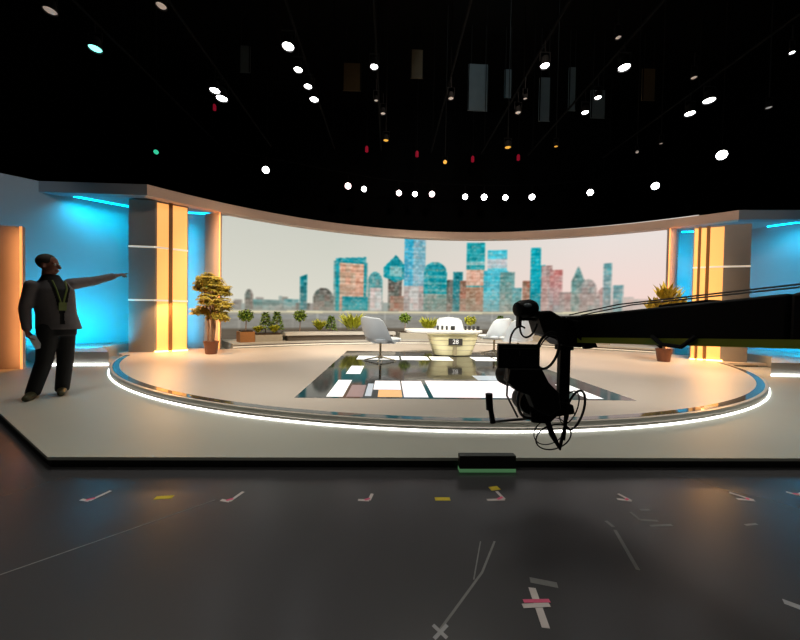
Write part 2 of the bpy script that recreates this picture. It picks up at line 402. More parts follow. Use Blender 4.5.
# ------------------------------------------------------------------ header over the set
hf = arc(CL, 9.80, -49.3, 45.3, 110)
hb = arc(CL, 10.05, -49.3, 45.3, 110)
struct(MB().band(hf, hb, 3.76, 4.0).build('trim_1', M_hdr))
struct(MB().band([(-7.86, 7.44), hf[0]], [(-7.86, 7.69), hb[0]], 3.76, 4.0).build('trim_2', M_hdrw, smooth=False))
struct(MB().band([hf[-1], (13.2, 7.55)], [hb[-1], (13.2, 7.85)], 3.76, 4.0).build('trim_3', M_hdrw, smooth=False))
# soffits behind the header wings
struct(MB().prism([(-7.8, 7.62), (-5.45, 7.62), (-4.3, 8.66), (-4.3, 9.0), (-6.2, 9.05), (-6.75, 8.6)], 3.80, 3.84).build('trim_4', M_wall, smooth=False))
struct(MB().prism([(8.8, 8.1), (12.6, 7.85), (12.6, 8.2), (10.6, 9.6), (8.65, 9.6), (8.2, 9.0)], 3.80, 3.84).build('trim_5', M_wall, smooth=False))

# ------------------------------------------------------------------ set side walls (blue washed)
def wall(name, pts, z0, z1, t=.08, m=M_wall):
    P = [Vector((x, y)) for x, y in pts]; b = []
    for i, p in enumerate(P):
        d = (P[min(i + 1, len(P) - 1)] - P[max(i - 1, 0)]).normalized()
        b.append((p.x - d.y * t, p.y + d.x * t))
    return struct(MB().band(pts, b, z0, z1).build(name, m))
wall('wall_set_left', [(-10.2, 5.3), (-9.2, 6.15), (-8.2, 7.07), (-7.85, 7.42), (-6.72, 8.48), (-6.3, 8.8), (-4.78, 8.97)], HS, 4.0)
wall('wall_set_right', [(8.5, 9.5), (10.1, 9.25), (10.45, 8.75), (11.0, 7.95), (12.6, 6.2)], HS, 4.0)

def strip(name, pts, z0, z1, m, label, w=.03):
    P = [Vector((x, y)) for x, y in pts]; b = []
    for i, p in enumerate(P):
        d = (P[min(i + 1, len(P) - 1)] - P[max(i - 1, 0)]).normalized()
        b.append((p.x - d.y * w, p.y + d.x * w))
    o = MB().band(pts, b, z0, z1).build(name, m, smooth=False)
    return tag(o, label, 'light strip')
# cove strips: fixed under the soffit and on the plinth, in front of the walls
strip('light_strip', [(-7.35, 7.72), (-6.55, 8.42)], 3.765, 3.80, M_blue_led, 'glowing blue cove strip under the canopy at the upper left, along the blue wall')
strip('light_strip', [(-5.75, 8.72), (-4.75, 8.80)], 3.765, 3.80, M_blue_led, 'short blue cove strip under the canopy between the left column and the screen')
strip('light_strip', [(10.42, 8.55), (11.25, 7.40)], 3.765, 3.80, M_blue_led, 'glowing blue cove strip under the canopy at the upper right, along the blue wall')
strip('light_strip', [(8.7, 9.3), (9.5, 9.1)], 3.765, 3.80, M_blue_led, 'short blue cove strip under the canopy between the right column and the screen')

def plinth(name, pts, lab, edge, led_label):
    p = thing(name, (pts[0][0], pts[0][1], HS), lab, 'plinth')
    MB().prism([(x - pts[0][0], y - pts[0][1]) for x, y in pts], .0, .26).build('plinth_body', M_plinth, p, smooth=False)
    e = [(x - pts[0][0], y - pts[0][1]) for x, y in edge]
    P = [Vector(q) for q in e]; d = (P[-1] - P[0]).normalized(); n = Vector((d.y, -d.x))
    tag(MB().band([tuple(q + n * .03) for q in P], [tuple(q + n * .002) for q in P], 0, .035).build('light_strip', M_white_led, p, smooth=False), led_label)
    return p
pL = plinth('wall_plinth', [(-6.5, 6.32), (-5.45, 6.42), (-6.42, 7.4), (-6.45, 8.55), (-6.78, 8.33), (-7.75, 7.42), (-8.0, 7.18)], 'low glossy grey plinth along the blue wall behind the standing person', [(-6.5, 6.32), (-5.45, 6.42)], 'white strip at the foot')
pR = plinth('wall_plinth', [(7.6, 6.08), (11.9, 5.9), (12.3, 6.3), (10.9, 7.9), (10.35, 8.7), (9.1, 8.7), (8.95, 7.15)], 'low glossy grey plinth along the blue wall at the right edge of the set', [(7.6, 6.08), (11.9, 5.9)], 'white strip at the foot')

# ------------------------------------------------------------------ columns with amber lit faces
def column(name, pts, lab, mulls, ztop=3.76, zl=(1.215, 2.47)):
    """pts: left grey corner, grey/amber corner, amber end, back points (clockwise from the camera's left)"""
    bx, by = pts[0]
    c = thing(name, (bx, by, HP), lab, 'column')
    L = [(x - bx, y - by) for x, y in pts]
    H = ztop - HP
    MB().prism(L, 0, H).build('column_body', M_colg, c, smooth=False)
    g0, g1, a1 = [Vector(p) for p in L[:3]]
    def face(p, q, s0, s1, z0, z1, t, nm, m, off=.0):
        d = (q - p); n = Vector((d.y, -d.x)).normalized()
        if n.y > 0: n = -n
        A = p + d * s0; B = p + d * s1
        return MB().band([tuple(A + n * (t + off)), tuple(B + n * (t + off))], [tuple(A + n * off), tuple(B + n * off)], z0, z1).build(nm, m, c, smooth=False)
    prev = .06
    for m0, m1 in mulls + [(.97, .97)]:
        tag(face(g1, a1, prev, m0, .03, H - .04, .02, 'amber_panel', M_amber), 'glowing amber light panel'); prev = m1
    for m0, m1 in mulls:
        face(g1, a1, m0, m1, 0, H, .05, 'mullion', M_mull)
    for z in zl:
        tag(face(g0, g1, 0, 1, z, z + .04, .015, 'trim_line', M_trimw), 'pale horizontal line')
        tag(face(g1, a1, 0, 1, z, z + .04, .03, 'trim_line', M_trimw), 'pale horizontal line')
    tag(face(g1, a1, .0, 1, .0, .03, .05, 'foot_light', M_foot), 'amber light strip at the foot')
    return c
column('set_column', [(-6.12, 7.74), (-5.56, 7.80), (-5.04, 8.20), (-5.35, 8.5), (-6.0, 8.4)], 'grey and amber lit column at the left of the set, by the pointing person', [(.40, .52)])
column('set_column', [(8.55, 7.32), (8.09, 7.48), (7.56, 7.76), (8.05, 8.2), (8.62, 8.2)], 'grey and amber lit column at the right of the set, behind the crane arm', [(.50, .60), (.78, .86)], 3.47, (1.13, 2.27))

# glowing fins that end the walls
def fin(name, p, q, z0, z1, lab, side):
    f = thing(name, (p[0], p[1], z0), lab, 'pylon')
    P = Vector(p); Q = Vector(q) - P; d = Q.normalized(); n = Vector((d.y, -d.x))
    if n.y > 0: n = -n
    w = Q.length
    # gently curved face
    fr = []; bk = []
    for i in range(13):
        s = i / 12
        fr.append(tuple(d * (w * s) + n * (.04 * sin(PI * s)))); bk.append(tuple(d * (w * s) - n * .06))
    MB().band(fr, bk, 0, z1 - z0).build('pylon_face', M_pyl, f)
    e = d * (w + .012) if side > 0 else d * -.012
    e = e + n * .03
    tag(MB().box((e.x, e.y, (z1 - z0) / 2), (.035, .012, z1 - z0)).build('amber_tube', M_amber_strip, f, smooth=False), 'thin amber light tube')
    return f
fin('light_pylon', (-7.35, 5.86), (-6.55, 5.95), HS, 2.62, 'white pylon washed with amber light at the far left, behind the standing person', 1)
fin('light_pylon', (-4.92, 8.72), (-4.46, 8.60), .175, 3.75, 'narrow amber washed pylon at the left end of the video wall', 1)
fin('light_pylon', (7.95, 8.90), (8.30, 8.98), .175, 3.75, 'narrow amber washed pylon at the right end of the video wall', -1)

# ------------------------------------------------------------------ terrace furniture and shrubs
def polar(t, r): return (CL[0] + r * sin(R(t)), CL[1] + r * cos(R(t)))
LZ = .30
def planter(t0, t1, r0, r1, h, lab, m, soil=True):
    c = polar((t0 + t1) / 2, (r0 + r1) / 2)
    p = thing('planter_box', (c[0], c[1], LZ), lab, 'planter')
    a = [(x - c[0], y - c[1]) for x, y in arc(CL, r0, t0, t1, 8)]; b = [(x - c[0], y - c[1]) for x, y in arc(CL, r1, t0, t1, 8)]
    MB().band(a, b, 0, h).build('box', m, p, smooth=False)
    a = [(x - c[0], y - c[1]) for x, y in arc(CL, r0 + .04, t0 + .3, t1 - .3, 8)]; b = [(x - c[0], y - c[1]) for x, y in arc(CL, r1 - .04, t0 + .3, t1 - .3, 8)]
    MB().band(a, b, h, h + .04).build('soil', M_soil, p, smooth=False)
    return p
planter(-37.1, -34.9, 10.15, 10.6, .30, 'small orange brown wooden planter box at the left end of the terrace', M_wood)
planter(-34.85, -30.5, 10.15, 10.75, .20, 'long low stone planter beside the orange brown box, left of the bench', M_stone)
planter(-30, -9.5, 10.62, 11.05, .22, 'long stone planter behind the grey bench', M_stone)
planter(-8.5, 30, 10.45, 11.0, .22, 'longest stone planter behind the white desk', M_stone)
bc = polar(-20, 10.3)
bn = thing('bench', (bc[0], bc[1], LZ), 'long pale grey bench on the terrace left of the white desk', 'bench')
MB().band([(x - bc[0], y - bc[1]) for x, y in arc(CL, 10.05, -30.2, -9.8, 20)], [(x - bc[0], y - bc[1]) for x, y in arc(CL, 10.5, -30.2, -9.8, 20)], .17, .27).build('seat_slab', M_bench, bn)
MB().band([(x - bc[0], y - bc[1]) for x, y in arc(CL, 10.12, -29.7, -10.2, 20)], [(x - bc[0], y - bc[1]) for x, y in arc(CL, 10.45, -29.7, -10.2, 20)], 0, .17).build('recessed_base', M_benchd, bn)

def leaf(mb, c, d, L, W, curl=.15):
    d = Vector(d).normalized(); s = d.cross(Vector((0, 0, 1)))
    if s.length < 1e-3: s = Vector((1, 0, 0))
    s.normalize(); n = s.cross(d)
    c = Vector(c)
    p = [c, c + d * L * .45 + s * W / 2 - n * curl * L * .2, c + d * L - n * curl * L, c + d * L * .45 - s * W / 2 - n * curl * L * .2, c + d * L * .5 + n * W * .12]
    mb.add(p, [(0, 1, 4), (1, 2, 4), (2, 3, 4), (3, 0, 4)])
def rdir(zmin=-.5, zmax=1):
    a = random.uniform(0, 2 * PI); z = random.uniform(zmin, zmax); r = sqrt(max(0, 1 - z * z))
    return (r * cos(a), r * sin(a), z)
def shrub(t, r, kind, h, w, z, lab, m):
    c = polar(t, r)
    s = thing('shrub', (c[0], c[1], z), lab, 'shrub', 'shrubs along the terrace')
    f = MB()
    if kind == 'ball':
        tr = MB().tube([(0, 0, 0), (.01, 0, h * .5), (0, .01, h * .75)], .014, 6); cz, rz = h * .72, h * .30
        tr.build('stem', M_trunk, s)
        for i in range(330):
            q = rdir(-1, 1); k = random.uniform(.5, 1); leaf(f, (q[0] * w * .42 * k, q[1] * w * .42 * k, cz + q[2] * rz * .8 * k), rdir(-1, 1), .10, .07)
    elif kind == 'cone':
        tr = MB().tube([(0, 0, 0), (0, .01, h * .6)], .014, 6); tr.build('stem', M_trunk, s)
        for i in range(300):
            k = random.random() ** .8; q = rdir(-.2, .6); rr = w * .5 * (1 - k) * .9 + .02
            leaf(f, (q[0] * rr, q[1] * rr, .04 + h * k * .9), (q[0], q[1], random.uniform(-.3, .8)), .11, .07)
    else:
        for i in range(150):
            q = rdir(.2, 1); leaf(f, (q[0] * w * .2, q[1] * w * .2, .02 + random.random() * h * .3), (q[0] * .6, q[1] * .6, .9), h * random.uniform(.5, .9), .06, .25)
    f.build('foliage', m, s, smooth=False)
for a in [(-36.0, 10.38, 'ball', .60, .46, LZ + .34, 'small round topped shrub in the orange brown box at the left end of the terrace', M_leafg),
          (-34.2, 10.35, 'tuft', .22, .2, LZ + .24, 'low yellow green tuft just right of the orange brown planter box', M_leafl),
          (-32.9, 10.45, 'cone', .62, .30, LZ + .24, 'first dark green cone shaped shrub, left of the bench', M_leafg),
          (-31.75, 10.30, 'tuft', .24, .2, LZ + .24, 'low bright tuft between the two cone shaped shrubs left of the bench', M_leafl),
          (-30.95, 10.58, 'cone', .66, .34, LZ + .24, 'second dark green cone shaped shrub, at the left end of the bench', M_leafg),
          (-26.9, 10.8, 'ball', .72, .50, LZ + .26, 'round green shrub on a stem behind the left part of the bench', M_leafg),
          (-23.5, 10.78, 'tuft', .40, .24, LZ + .26, 'yellow green tuft behind the middle of the bench', M_leafl),
          (-21.3, 10.85, 'cone', .5, .28, LZ + .26, 'small dark cone shrub right of the yellow green tuft behind the bench', M_leafg),
          (-17.4, 10.8, 'tuft', .66, .7, LZ + .26, 'broad bright lime shrub just left of the white lounge chair', M_leafl),
          (-7.3, 10.7, 'ball', .66, .50, LZ + .26, 'round olive shrub behind the left end of the white desk', M_leafg),
          (-2.5, 10.7, 'tuft', .55, .45, LZ + .26, 'yellow green tuft left of the chair behind the desk', M_leafl),
          (5.6, 10.7, 'ball', .60, .50, LZ + .26, 'olive shrub between the two chairs on the right of the desk', M_leafl),
          (11.4, 10.7, 'cone', .62, .45, LZ + .26, 'dark green shrub just left of the camera crane head', M_leafg),
          (14.5, 10.7, 'tuft', .45, .45, LZ + .26, 'bright shrub seen behind the camera crane head', M_leafl)]:
    shrub(*a)

def potted(name, loc, lab, tall, pr, ph, hgt, m, seed):
    random.seed(seed)
    p = thing(name, loc, lab, 'plant')
    MB().lathe([(pr * .72, 0), (pr * .80, .02), (pr, ph * .9), (pr * 1.06, ph * .9), (pr * 1.06, ph), (pr * .9, ph), (pr * .88, ph * .93)], 24).build('pot', M_pot, p)
    MB().lathe([(pr * .88, ph * .90), (pr * .80, ph * .94)], 20).build('soil', M_soil, p)
    f = MB()
    if tall:
        for k, (dx, dy) in enumerate([(-.07, 0), (.0, .05), (.06, -.02), (.02, -.06)]):
            path = [(dx, dy, ph * .9), (dx * 1.2 + .02, dy, .7), (dx * 1.5 - .02, dy * 1.6, 1.15), (dx * 2.4, dy * 2, 1.5)]
            MB().tube(path, [.024, .022, .018, .012], 8).build('trunk', M_trunk, p)
        cl_ = [(0, 0, 1.62, .34), (.20, .05, 1.50, .24), (-.24, .05, 1.58, .22), (.02, -.1, 1.28, .30), (.26, .0, 1.15, .24), (-.26, 0, 1.02, .20), (.05, .1, .95, .24), (.25, -.05, .88, .17), (-.05, -.1, 1.72, .22)]
        for cx, cy, cz, r in cl_:
            for i in range(int(330 * r)):
                q = rdir(-.6, 1)
                c = Vector((cx, cy, cz)) + Vector(q) * r * random.uniform(.3, .75)
                for a in range(5):
                    an = a * 2 * PI / 5 + q[0] * 3
                    leaf(f, c, (cos(an) + q[0] * .6, sin(an) + q[1] * .6, -.15 + q[2] * .3), .115, .045, .3)
    else:
        MB().tube([(0, 0, ph * .9), (.01, 0, .75)], .03, 8).build('trunk', M_trunk, p)
        for dx, dz in [(-.30, 1.52), (.0, 1.80), (.26, 1.62), (-.1, 1.35), (.12, 1.35)]:
            for i in range(34):
                q = rdir(-.1, 1); c = Vector((dx * .8, 0, dz - .35)) + Vector(q) * .10
                leaf(f, c, (q[0] * .45 + dx * .4, q[1] * .5, .9), random.uniform(.22, .40), .11, .2)
        for i in range(60):
            q = rdir(.0, 1); leaf(f, (q[0] * .05, q[1] * .05, .6 + random.random() * .4), (q[0], q[1], .5), .32, .09, .4)
    f.build('foliage', m, p, smooth=False)
potted('potted_plant', (-4.14, 7.62, HP), 'tall potted plant with ochre leaves and bare stems, right of the left column', True, .155, .30, 1.9, M_leaf, 5)
potted('potted_plant', (6.50, 7.32, HP), 'potted plant with upright leaves rising above the crane arm, by the right column', False, .155, .30, 1.8, M_leaf, 9)

# ------------------------------------------------------------------ desk
dk = thing('presenter_desk', (1.62, 8.1, HP), 'white topped presenter desk with a cream tapered base and a small badge', 'desk')
def boat(zs):     # rounded-rectangle outlines lofted upward
    vs = []; fs = []; n = 32
    for hx, hy, z in zs:
        for k in range(n):
            a = 2 * PI * k / n
            cx = abs(cos(a)) ** .55 * (1 if cos(a) >= 0 else -1); cy = abs(sin(a)) ** .55 * (1 if sin(a) >= 0 else -1)
            vs.append((hx * cx, hy * cy, z))
    m = len(zs)
    for i in range(m - 1):
        for k in range(n): fs.append((i * n + k, i * n + (k + 1) % n, (i + 1) * n + (k + 1) % n, (i + 1) * n + k))
    fs.append(tuple(range(n - 1, -1, -1))); fs.append(tuple((m - 1) * n + k for k in range(n)))
    return vs, fs
MB().add(*boat([(.42, .28, .003), (.47, .33, .02), (.56, .37, .28), (.64, .41, .56)])).build('desk_base', M_deskb, dk)
for z in (.14, .26, .38, .48):
    s = .46 + .18 * (z / .56)
    MB().add(*boat([(s + .012, .30 + .11 * z / .56 + .022, z), (s + .012, .30 + .11 * z / .56 + .022, z + .012)])).build('groove', M_deskl, dk)
t = MB().add(*boat([(.90, .50, .56), (.97, .55, .59), (.97, .55, .63), (.95, .53, .64)]), Matrix.Translation((-.25, 0, 0))).build('desk_top', M_desk, dk)
MB().box((0, -.425, .36), (.34, .03, .16)).build('badge', M_badge, dk, bevel=.01)
def text_mesh(body, size, name, m, parent, Mx, ext=.004):
    cu = bpy.data.curves.new(name, 'FONT'); cu.body = body; cu.size = size; cu.extrude = ext; cu.align_x = 'CENTER'; cu.align_y = 'CENTER'
    o = bpy.data.objects.new(name, cu); col.objects.link(o)
    bpy.context.view_layer.update()
    me = bpy.data.meshes.new_from_object(o.evaluated_get(bpy.context.evaluated_depsgraph_get()))
    bpy.data.objects.remove(o); me.materials.clear(); me.materials.append(m)
    o = bpy.data.objects.new(name, me); col.objects.link(o); o.parent = parent; o.matrix_local = Mx
    return o
text_mesh('28', .15, 'badge_numerals', M_letter, dk, Matrix.Translation((0, -.443, .36)) @ Matrix.Rotation(PI / 2, 4, 'X'))
tag(MB().box((0, -.37, .13), (.09, .03, .22)).build('centre_groove', M_deskl, dk), 'darker vertical groove')

# cups on the desk
def cup(x, y, r, h, lab):
    c = thing('cup', (x, y, HP + .641), lab, 'cup', 'dark cups on the desk')
    MB().lathe([(r * .8, 0), (r, .01), (r, h), (r * .85, h), (r * .8, .02)], 14).build('cup_body', M_cup, c)
cups = [(1.20, .028, 'leftmost of the dark cups on the desk'), (1.31, .028, 'second dark cup from the left on the desk'), (1.42, .028, 'third dark cup from the left on the desk'), (1.57, .055, 'widest dark cup on the desk, in front of the middle chair'),
        (1.88, .028, 'first dark cup of the right hand row on the desk'), (1.98, .035, 'second dark cup of the right hand row on the desk'), (2.08, .030, 'third dark cup of the right hand row on the desk'), (2.19, .04, 'rightmost dark cup on the desk')]
for x, r, l in cups: cup(x, 7.78, r, .10, l)

# ------------------------------------------------------------------ chairs
def shell_mesh():
    m = MB(); nu, nv = 22, 14; outer = []; 
    # a scooped shell: angle phi round the back (0 = rear), height parameter
    def pt(i, j, off):
        ph = -PI * .72 + 2 * PI * .72 * i / nu         # opening towards +X
        k = j / nv
        ridge = .33 + .47 * (cos(ph) * .5 + .5) ** 1.1 * 1.0   # rim height: low at the front, high behind
        rim = .36 + .0
        zb = .40; q_ = max(0, min(1, (abs(ph) / (.72 * PI) - .38) / .42)); q_ = q_ * q_ * (3 - 2 * q_); zt = zb + .09 + .46 * (1 - q_) - .04 * abs(ph)
        r0 = .10; r = (r0 + (rim - r0) * sin(k * PI / 2) ** .8) + off + .05 * k * cos(ph)
        z = zb + (zt - zb) * (1 - cos(k * PI / 2)) ** .9 - off * .6
        return (-cos(ph) * r * .98, sin(ph) * r, z)
    vs = []; fs = []
    for off in (0, .035):
        for j in range(nv + 1):
            for i in range(nu + 1): vs.append(pt(i, j, off))
    S = (nu + 1) * (nv + 1)
    for j in range(nv):
        for i in range(nu):
            a = j * (nu + 1) + i; q = (a, a + 1, a + nu + 2, a + nu + 1)
            fs.append(q); fs.append(tuple(S + k for k in reversed(q)))
    for i in range(nu):
        a = nv * (nu + 1) + i; fs.append((a, a + 1, S + a + 1, S + a)); b = i; fs.append((b + 1, b, S + b, S + b + 1))
    for j in range(nv):
        a = j * (nu + 1); fs.append((a + nu + 1, a, S + a, S + a + nu + 1)); b = a + nu; fs.append((b, b + nu + 1, S + b + nu + 1, S + b))
    m.add(vs, fs); return m
def chair(loc, rz, lab):
    c = thing('lounge_chair', loc, lab, 'chair', 'white swivel lounge chairs on the platform', rz)
    shell_mesh().build('shell', M_chair, c, ang=60)
    s = MB().add(*boat([(.26, .27, .405), (.33, .32, .43), (.34, .33, .47), (.31, .30, .495)]), Matrix.Translation((.08, 0, 0))); s.build('seat_cushion', M_chair, c)
    MB().tube([(0, 0, .06), (0, 0, .41)], [.026, .026], 12).build('pedestal', M_chrome, c)
    MB().lathe([(.05, .05), (.05, .08), (.03, .10)], 14).build('hub', M_chrome, c)
    for k in range(4):
        a = k * PI / 2 + PI / 4
        MB().tube([(.03 * cos(a), .03 * sin(a), .085), (.34 * cos(a), .34 * sin(a), .014)], [.018, .012], 8).build('base_leg', M_chrome, c)
    return c
chair((-.17, 6.85, HP + .003), R(38), 'white swivel lounge chair alone at the left of the desk')
chair((1.78, 9.15, HP), R(-90), 'white lounge chair behind the middle of the desk')
chair((2.80, 8.38, HP + .003), R(128), 'white lounge chair at the right end of the desk, on a splayed metal foot')
chair((3.12, 7.6, HP + .003), R(105), 'white lounge chair partly hidden behind the camera crane head')

# ------------------------------------------------------------------ camera crane
YC = 2.0
def CX(p): return 1.12 + (p - 563) * .00645
def CZ(p): return 1.01 - (p - 343) * .00627
PED = (2.16, -1.2)
cr = thing('camera_crane', (PED[0], PED[1], 0), 'black camera crane whose arm reaches in from the right edge of the picture', 'camera crane')
o3 = Vector((PED[0], PED[1], 0))
def cb(mb, name, m, bevel=0, parent=cr, lab=None, smooth=True):
    ob = mb.build(name, m, parent, smooth=smooth, bevel=bevel)
    for vtx in ob.data.vertices: vtx.co -= o3
    if lab: ob['label'] = lab
    return ob
A0 = Vector((1.20, 2.05)); dA = Vector((.28, -.95)); nA = Vector((dA.y, -dA.x)).normalized() * -1
def armp(s, side, z): q = A0 + dA * s + nA * side; return (q.x, q.y, z)
def arm_sec(s): # bottom, top
    return 1.037 + .066 * s, 1.185 + .098 * min(s, 1) + .07 * max(0, s - 1)
b0, t0 = arm_sec(-.02); b1, t1 = arm_sec(1.0); b2, t2 = arm_sec(3.55)
W = .075
m_ = MB()
secs = [(-.02, b0, t0), (1.0, b1, t1), (3.55, b2, t2)]
for (sa, ba, ta), (sb, bb, tb) in zip(secs[:-1], secs[1:]):
    m_.hexa([armp(sa, -W, ba), armp(sa, W, ba), armp(sb, W, bb), armp(sb, -W, bb), armp(sa, -W, ta), armp(sa, W, ta), armp(sb, W, tb), armp(sb, -W, tb)])
cb(m_, 'arm', M_crane, .012)
m_ = MB()
for (sa, ba, ta), (sb, bb, tb) in zip(secs[:-1], secs[1:]):
    m_.hexa([armp(sa, -W - .004, ba - .016), armp(sa, W + .004, ba - .016), armp(sb, W + .004, bb - .016), armp(sb, -W - .004, bb - .016), armp(sa, -W - .004, ba + .016), armp(sa, W + .004, ba + .016), armp(sb, W + .004, bb + .016), armp(sb, -W - .004, bb + .016)])
cb(m_, 'edge_strip', M_green, lab='olive green strip along the lower edge')
for sd in (-.05, .05):
    cb(MB().tube([armp(.02, sd, t0 + .015), armp(.35, sd, t0 + .075), armp(1, sd, t1 + .03), armp(3.4, sd, t2 + .05)], .004, 6), 'tension_cable', M_cgrey)
for s_0, s_1, hh in ((.55, .75, .012),):
    zb = arm_sec(s_0)[1]
    cb(MB().hexa([armp(s_0, -.05, zb - .01), armp(s_0, .05, zb - .01), armp(s_1, .05, zb), armp(s_1, -.05, zb), armp(s_0, -.05, zb + hh), armp(s_0, .05, zb + hh), armp(s_1, .05, zb + hh + .02), armp(s_1, -.05, zb + hh + .02)]), 'joint_plate', M_crane, .006)
cb(MB().tube([armp(.55, -W - .01, 1.10), armp(.60, -W - .02, 1.065), armp(.68, -W - .015, 1.06), armp(.73, -W - .012, 1.11)], .010, 6), 'cable', M_crane2)
# pedestal behind the viewer
cb(MB().lathe([(.42, 0), (.42, .05), (.12, .10), (.09, .16), (.09, 1.10), (.12, 1.14), (.12, b2 + .02)], 24, Matrix.Translation((PED[0], PED[1], 0))), 'pedestal', M_crane)
# nose block
def xzprism(pts, y0, y1):
    n = len(pts); vs = [(CX(x), y0, CZ(y)) for x, y in pts] + [(CX(x), y1, CZ(y)) for x, y in pts]
    fs = [tuple(range(n)), tuple(range(2 * n - 1, n - 1, -1))] + [(i, n + i, n + (i + 1) % n, (i + 1) % n) for i in range(n)]
    return MB().add(vs, fs)
cb(xzprism([(532, 318), (534, 310), (543, 309), (553, 315), (566, 314), (580, 316), (588, 342), (572, 345), (556, 344), (548, 337), (537, 333)], YC - .08, YC + .10), 'nose_block', M_crane, .01)
cb(xzprism([(560, 318), (574, 319), (586, 344), (574, 346)], YC - .11, YC - .08), 'cheek_plate', M_crane, .004)
cb(MB().box((CX(558), YC - .085, CZ(316)), (.02, .02, .018)), 'bolt', M_cgrey, .004)
# tilt motor dome
cb(MB().lathe([(.02, -.075), (.045, -.066), (.056, -.035), (.058, .035), (.045, .066), (.02, .075)], 22, axisM((CX(523.5), YC, CZ(307.5)), (1, .35, .1))), 'motor_dome', M_crane)
cb(MB().ell((CX(521.5), YC - .060, CZ(304.5)), (.026, .01, .014)), 'dome_highlight', M_cranehl, lab='pale painted highlight on the dome')  # pale ellipse, a highlight on the dome put in as colour
cb(MB().box((CX(517), YC, CZ(316)), (.02, .05, .13)), 'hanger', M_crane, .004)
cb(MB().box((CX(530), YC + .02, CZ(318)), (.14, .06, .02)), 'cross_bar', M_cgrey, .003)
# vertical post and cradle
cb(MB().box((CX(563), YC, CZ(376)), (.066, .05, .43)), 'post', M_crane, .008)
cb(MB().lathe([(.055, 0), (.055, .03)], 20, Matrix.Translation((CX(563), YC, CZ(348)))), 'post_collar', M_crane)
cb(xzprism([(526, 402), (540, 380), (548, 384), (552, 398), (568, 402), (570, 411), (552, 414), (545, 421), (528, 420)], YC - .07, YC + .07), 'cradle', M_crane, .008)
cb(MB().lathe([(.035, -.08), (.075, -.07), (.08, -.03), (.08, .03), (.075, .07), (.035, .08)], 28, axisM((CX(530), YC + .04, CZ(402)), (0, 1, 0))), 'tilt_motor', M_crane)
rg = [(CX(526) + .075 * cos(a), YC - .05, CZ(399) + .11 * sin(a)) for a in [2 * PI * k / 28 for k in range(28)]]
cb(MB().tube(rg, .009, 8, True), 'motor_ring', M_cgrey)
# pan bar and grip
cb(MB().tube([(CX(492), YC - .05, CZ(420)), (CX(534), YC - .02, CZ(417.5))], .008, 8), 'pan_bar', M_cgrey)
cb(MB().tube([(CX(488), YC - .05, CZ(405)), (CX(491), YC - .05, CZ(421))], [.015, .018], 8), 'bar_link', M_crane)
cb(MB().tube([(CX(486.5), YC - .05, CZ(392)), (CX(487.5), YC - .05, CZ(408))], .022, 12), 'grip', M_crane2)
# cables
def ring(cx, cy, rx, ry, r, y=YC - .06, tilt=.05, a0=0, a1=360, closed=True):
    n = 36; pts = []
    for k in range(n if closed else n + 1):
        a = R(a0 + (a1 - a0) * k / n); pts.append((CX(cx + rx * cos(a)), y + tilt * sin(a), CZ(cy + ry * sin(a))))
    return MB().tube(pts, r, 6, closed)
cb(ring(541.5, 349, 10.5, 19, .008), 'cable', M_crane2)
cb(ring(540.5, 350, 9.5, 17, .004, YC - .08), 'cable', M_crane2)
cb(ring(522, 322, 8, 14, .006, YC - .07, .03, 0, 180, False), 'cable', M_crane2)
cb(ring(514, 338, 8, 13, .006, YC - .05, .03, 150, 300, False), 'cable', M_crane2)
cb(ring(553, 437, 17, 16, .0045, YC - .02), 'cable', M_crane2)
cb(ring(553, 434, 15.5, 17, .0035, YC + .03), 'cable', M_crane2)
cb(ring(570, 408, 8.5, 22, .007, YC - .06), 'cable', M_crane2)
cb(ring(568, 407, 8.5, 19, .004, YC - .02), 'cable', M_crane2)
cb(MB().tube([(CX(543), YC - .04, CZ(414)), (CX(549), YC - .05, CZ(432)), (CX(557), YC - .05, CZ(446)), (CX(561), YC - .04, CZ(432)), (CX(566), YC - .03, CZ(412))], [.016, .02, .015, .01, .008], 8), 'cable', M_crane2)
cb(MB().tube([(CX(567), YC, CZ(410)), (CX(566), YC, CZ(430)), (CX(563), YC - .02, CZ(440))], .011, 8), 'cable', M_crane2)
# the camera in the cradle
cam_t = thing('television_camera', (CX(525), YC, CZ(424)), 'black television camera with a flat monitor on top, hung under the crane head', 'camera')
oc = Vector((CX(525), YC, CZ(424)))
def kb(mb, name, m, bevel=0, lab=None):
    ob = mb.build(name, m, cam_t, bevel=bevel)
    for vtx in ob.data.vertices: vtx.co -= oc + Vector((.048, 0, -.012))
    if lab: ob['label'] = lab
    return ob
kb(xzprism([(508, 366), (537, 366), (544, 379), (553, 388), (556, 404), (545, 411), (531, 404), (526, 391), (514, 387), (506, 379)], YC - .16, YC - .072), 'camera_body', M_crane, .008)
kb(MB().box((CX(517), YC - .12, CZ(355)), (.25, .035, .142)), 'monitor', M_crane, .005)
kb(MB().box((CX(517), YC - .139, CZ(356)), (.225, .004, .112)), 'monitor_screen', mat('dark_glass', (.008, .008, .010), .1), .0)
kb(MB().box((CX(517), YC - .139, CZ(347.5)), (.20, .006, .004)), 'bezel_line', M_cgrey)
kb(MB().box((CX(517), YC - .141, CZ(352)), (.003, .006, .03)), 'bezel_mark', M_cgrey)
kb(MB().lathe([(.05, 0), (.06, .04), (.06, .10), (.07, .12), (.07, .18), (.06, .18)], 20, axisM((CX(520), YC - .06, CZ(378)), (-.12, 1, 0)) @ Matrix.Translation((0, 0, -.03))), 'lens', M_crane2)
kb(MB().tube([(CX(508), YC - .12, CZ(366)), (CX(506), YC - .14, CZ(392)), (CX(516), YC - .15, CZ(412))], .006, 6), 'cable', M_cgrey)

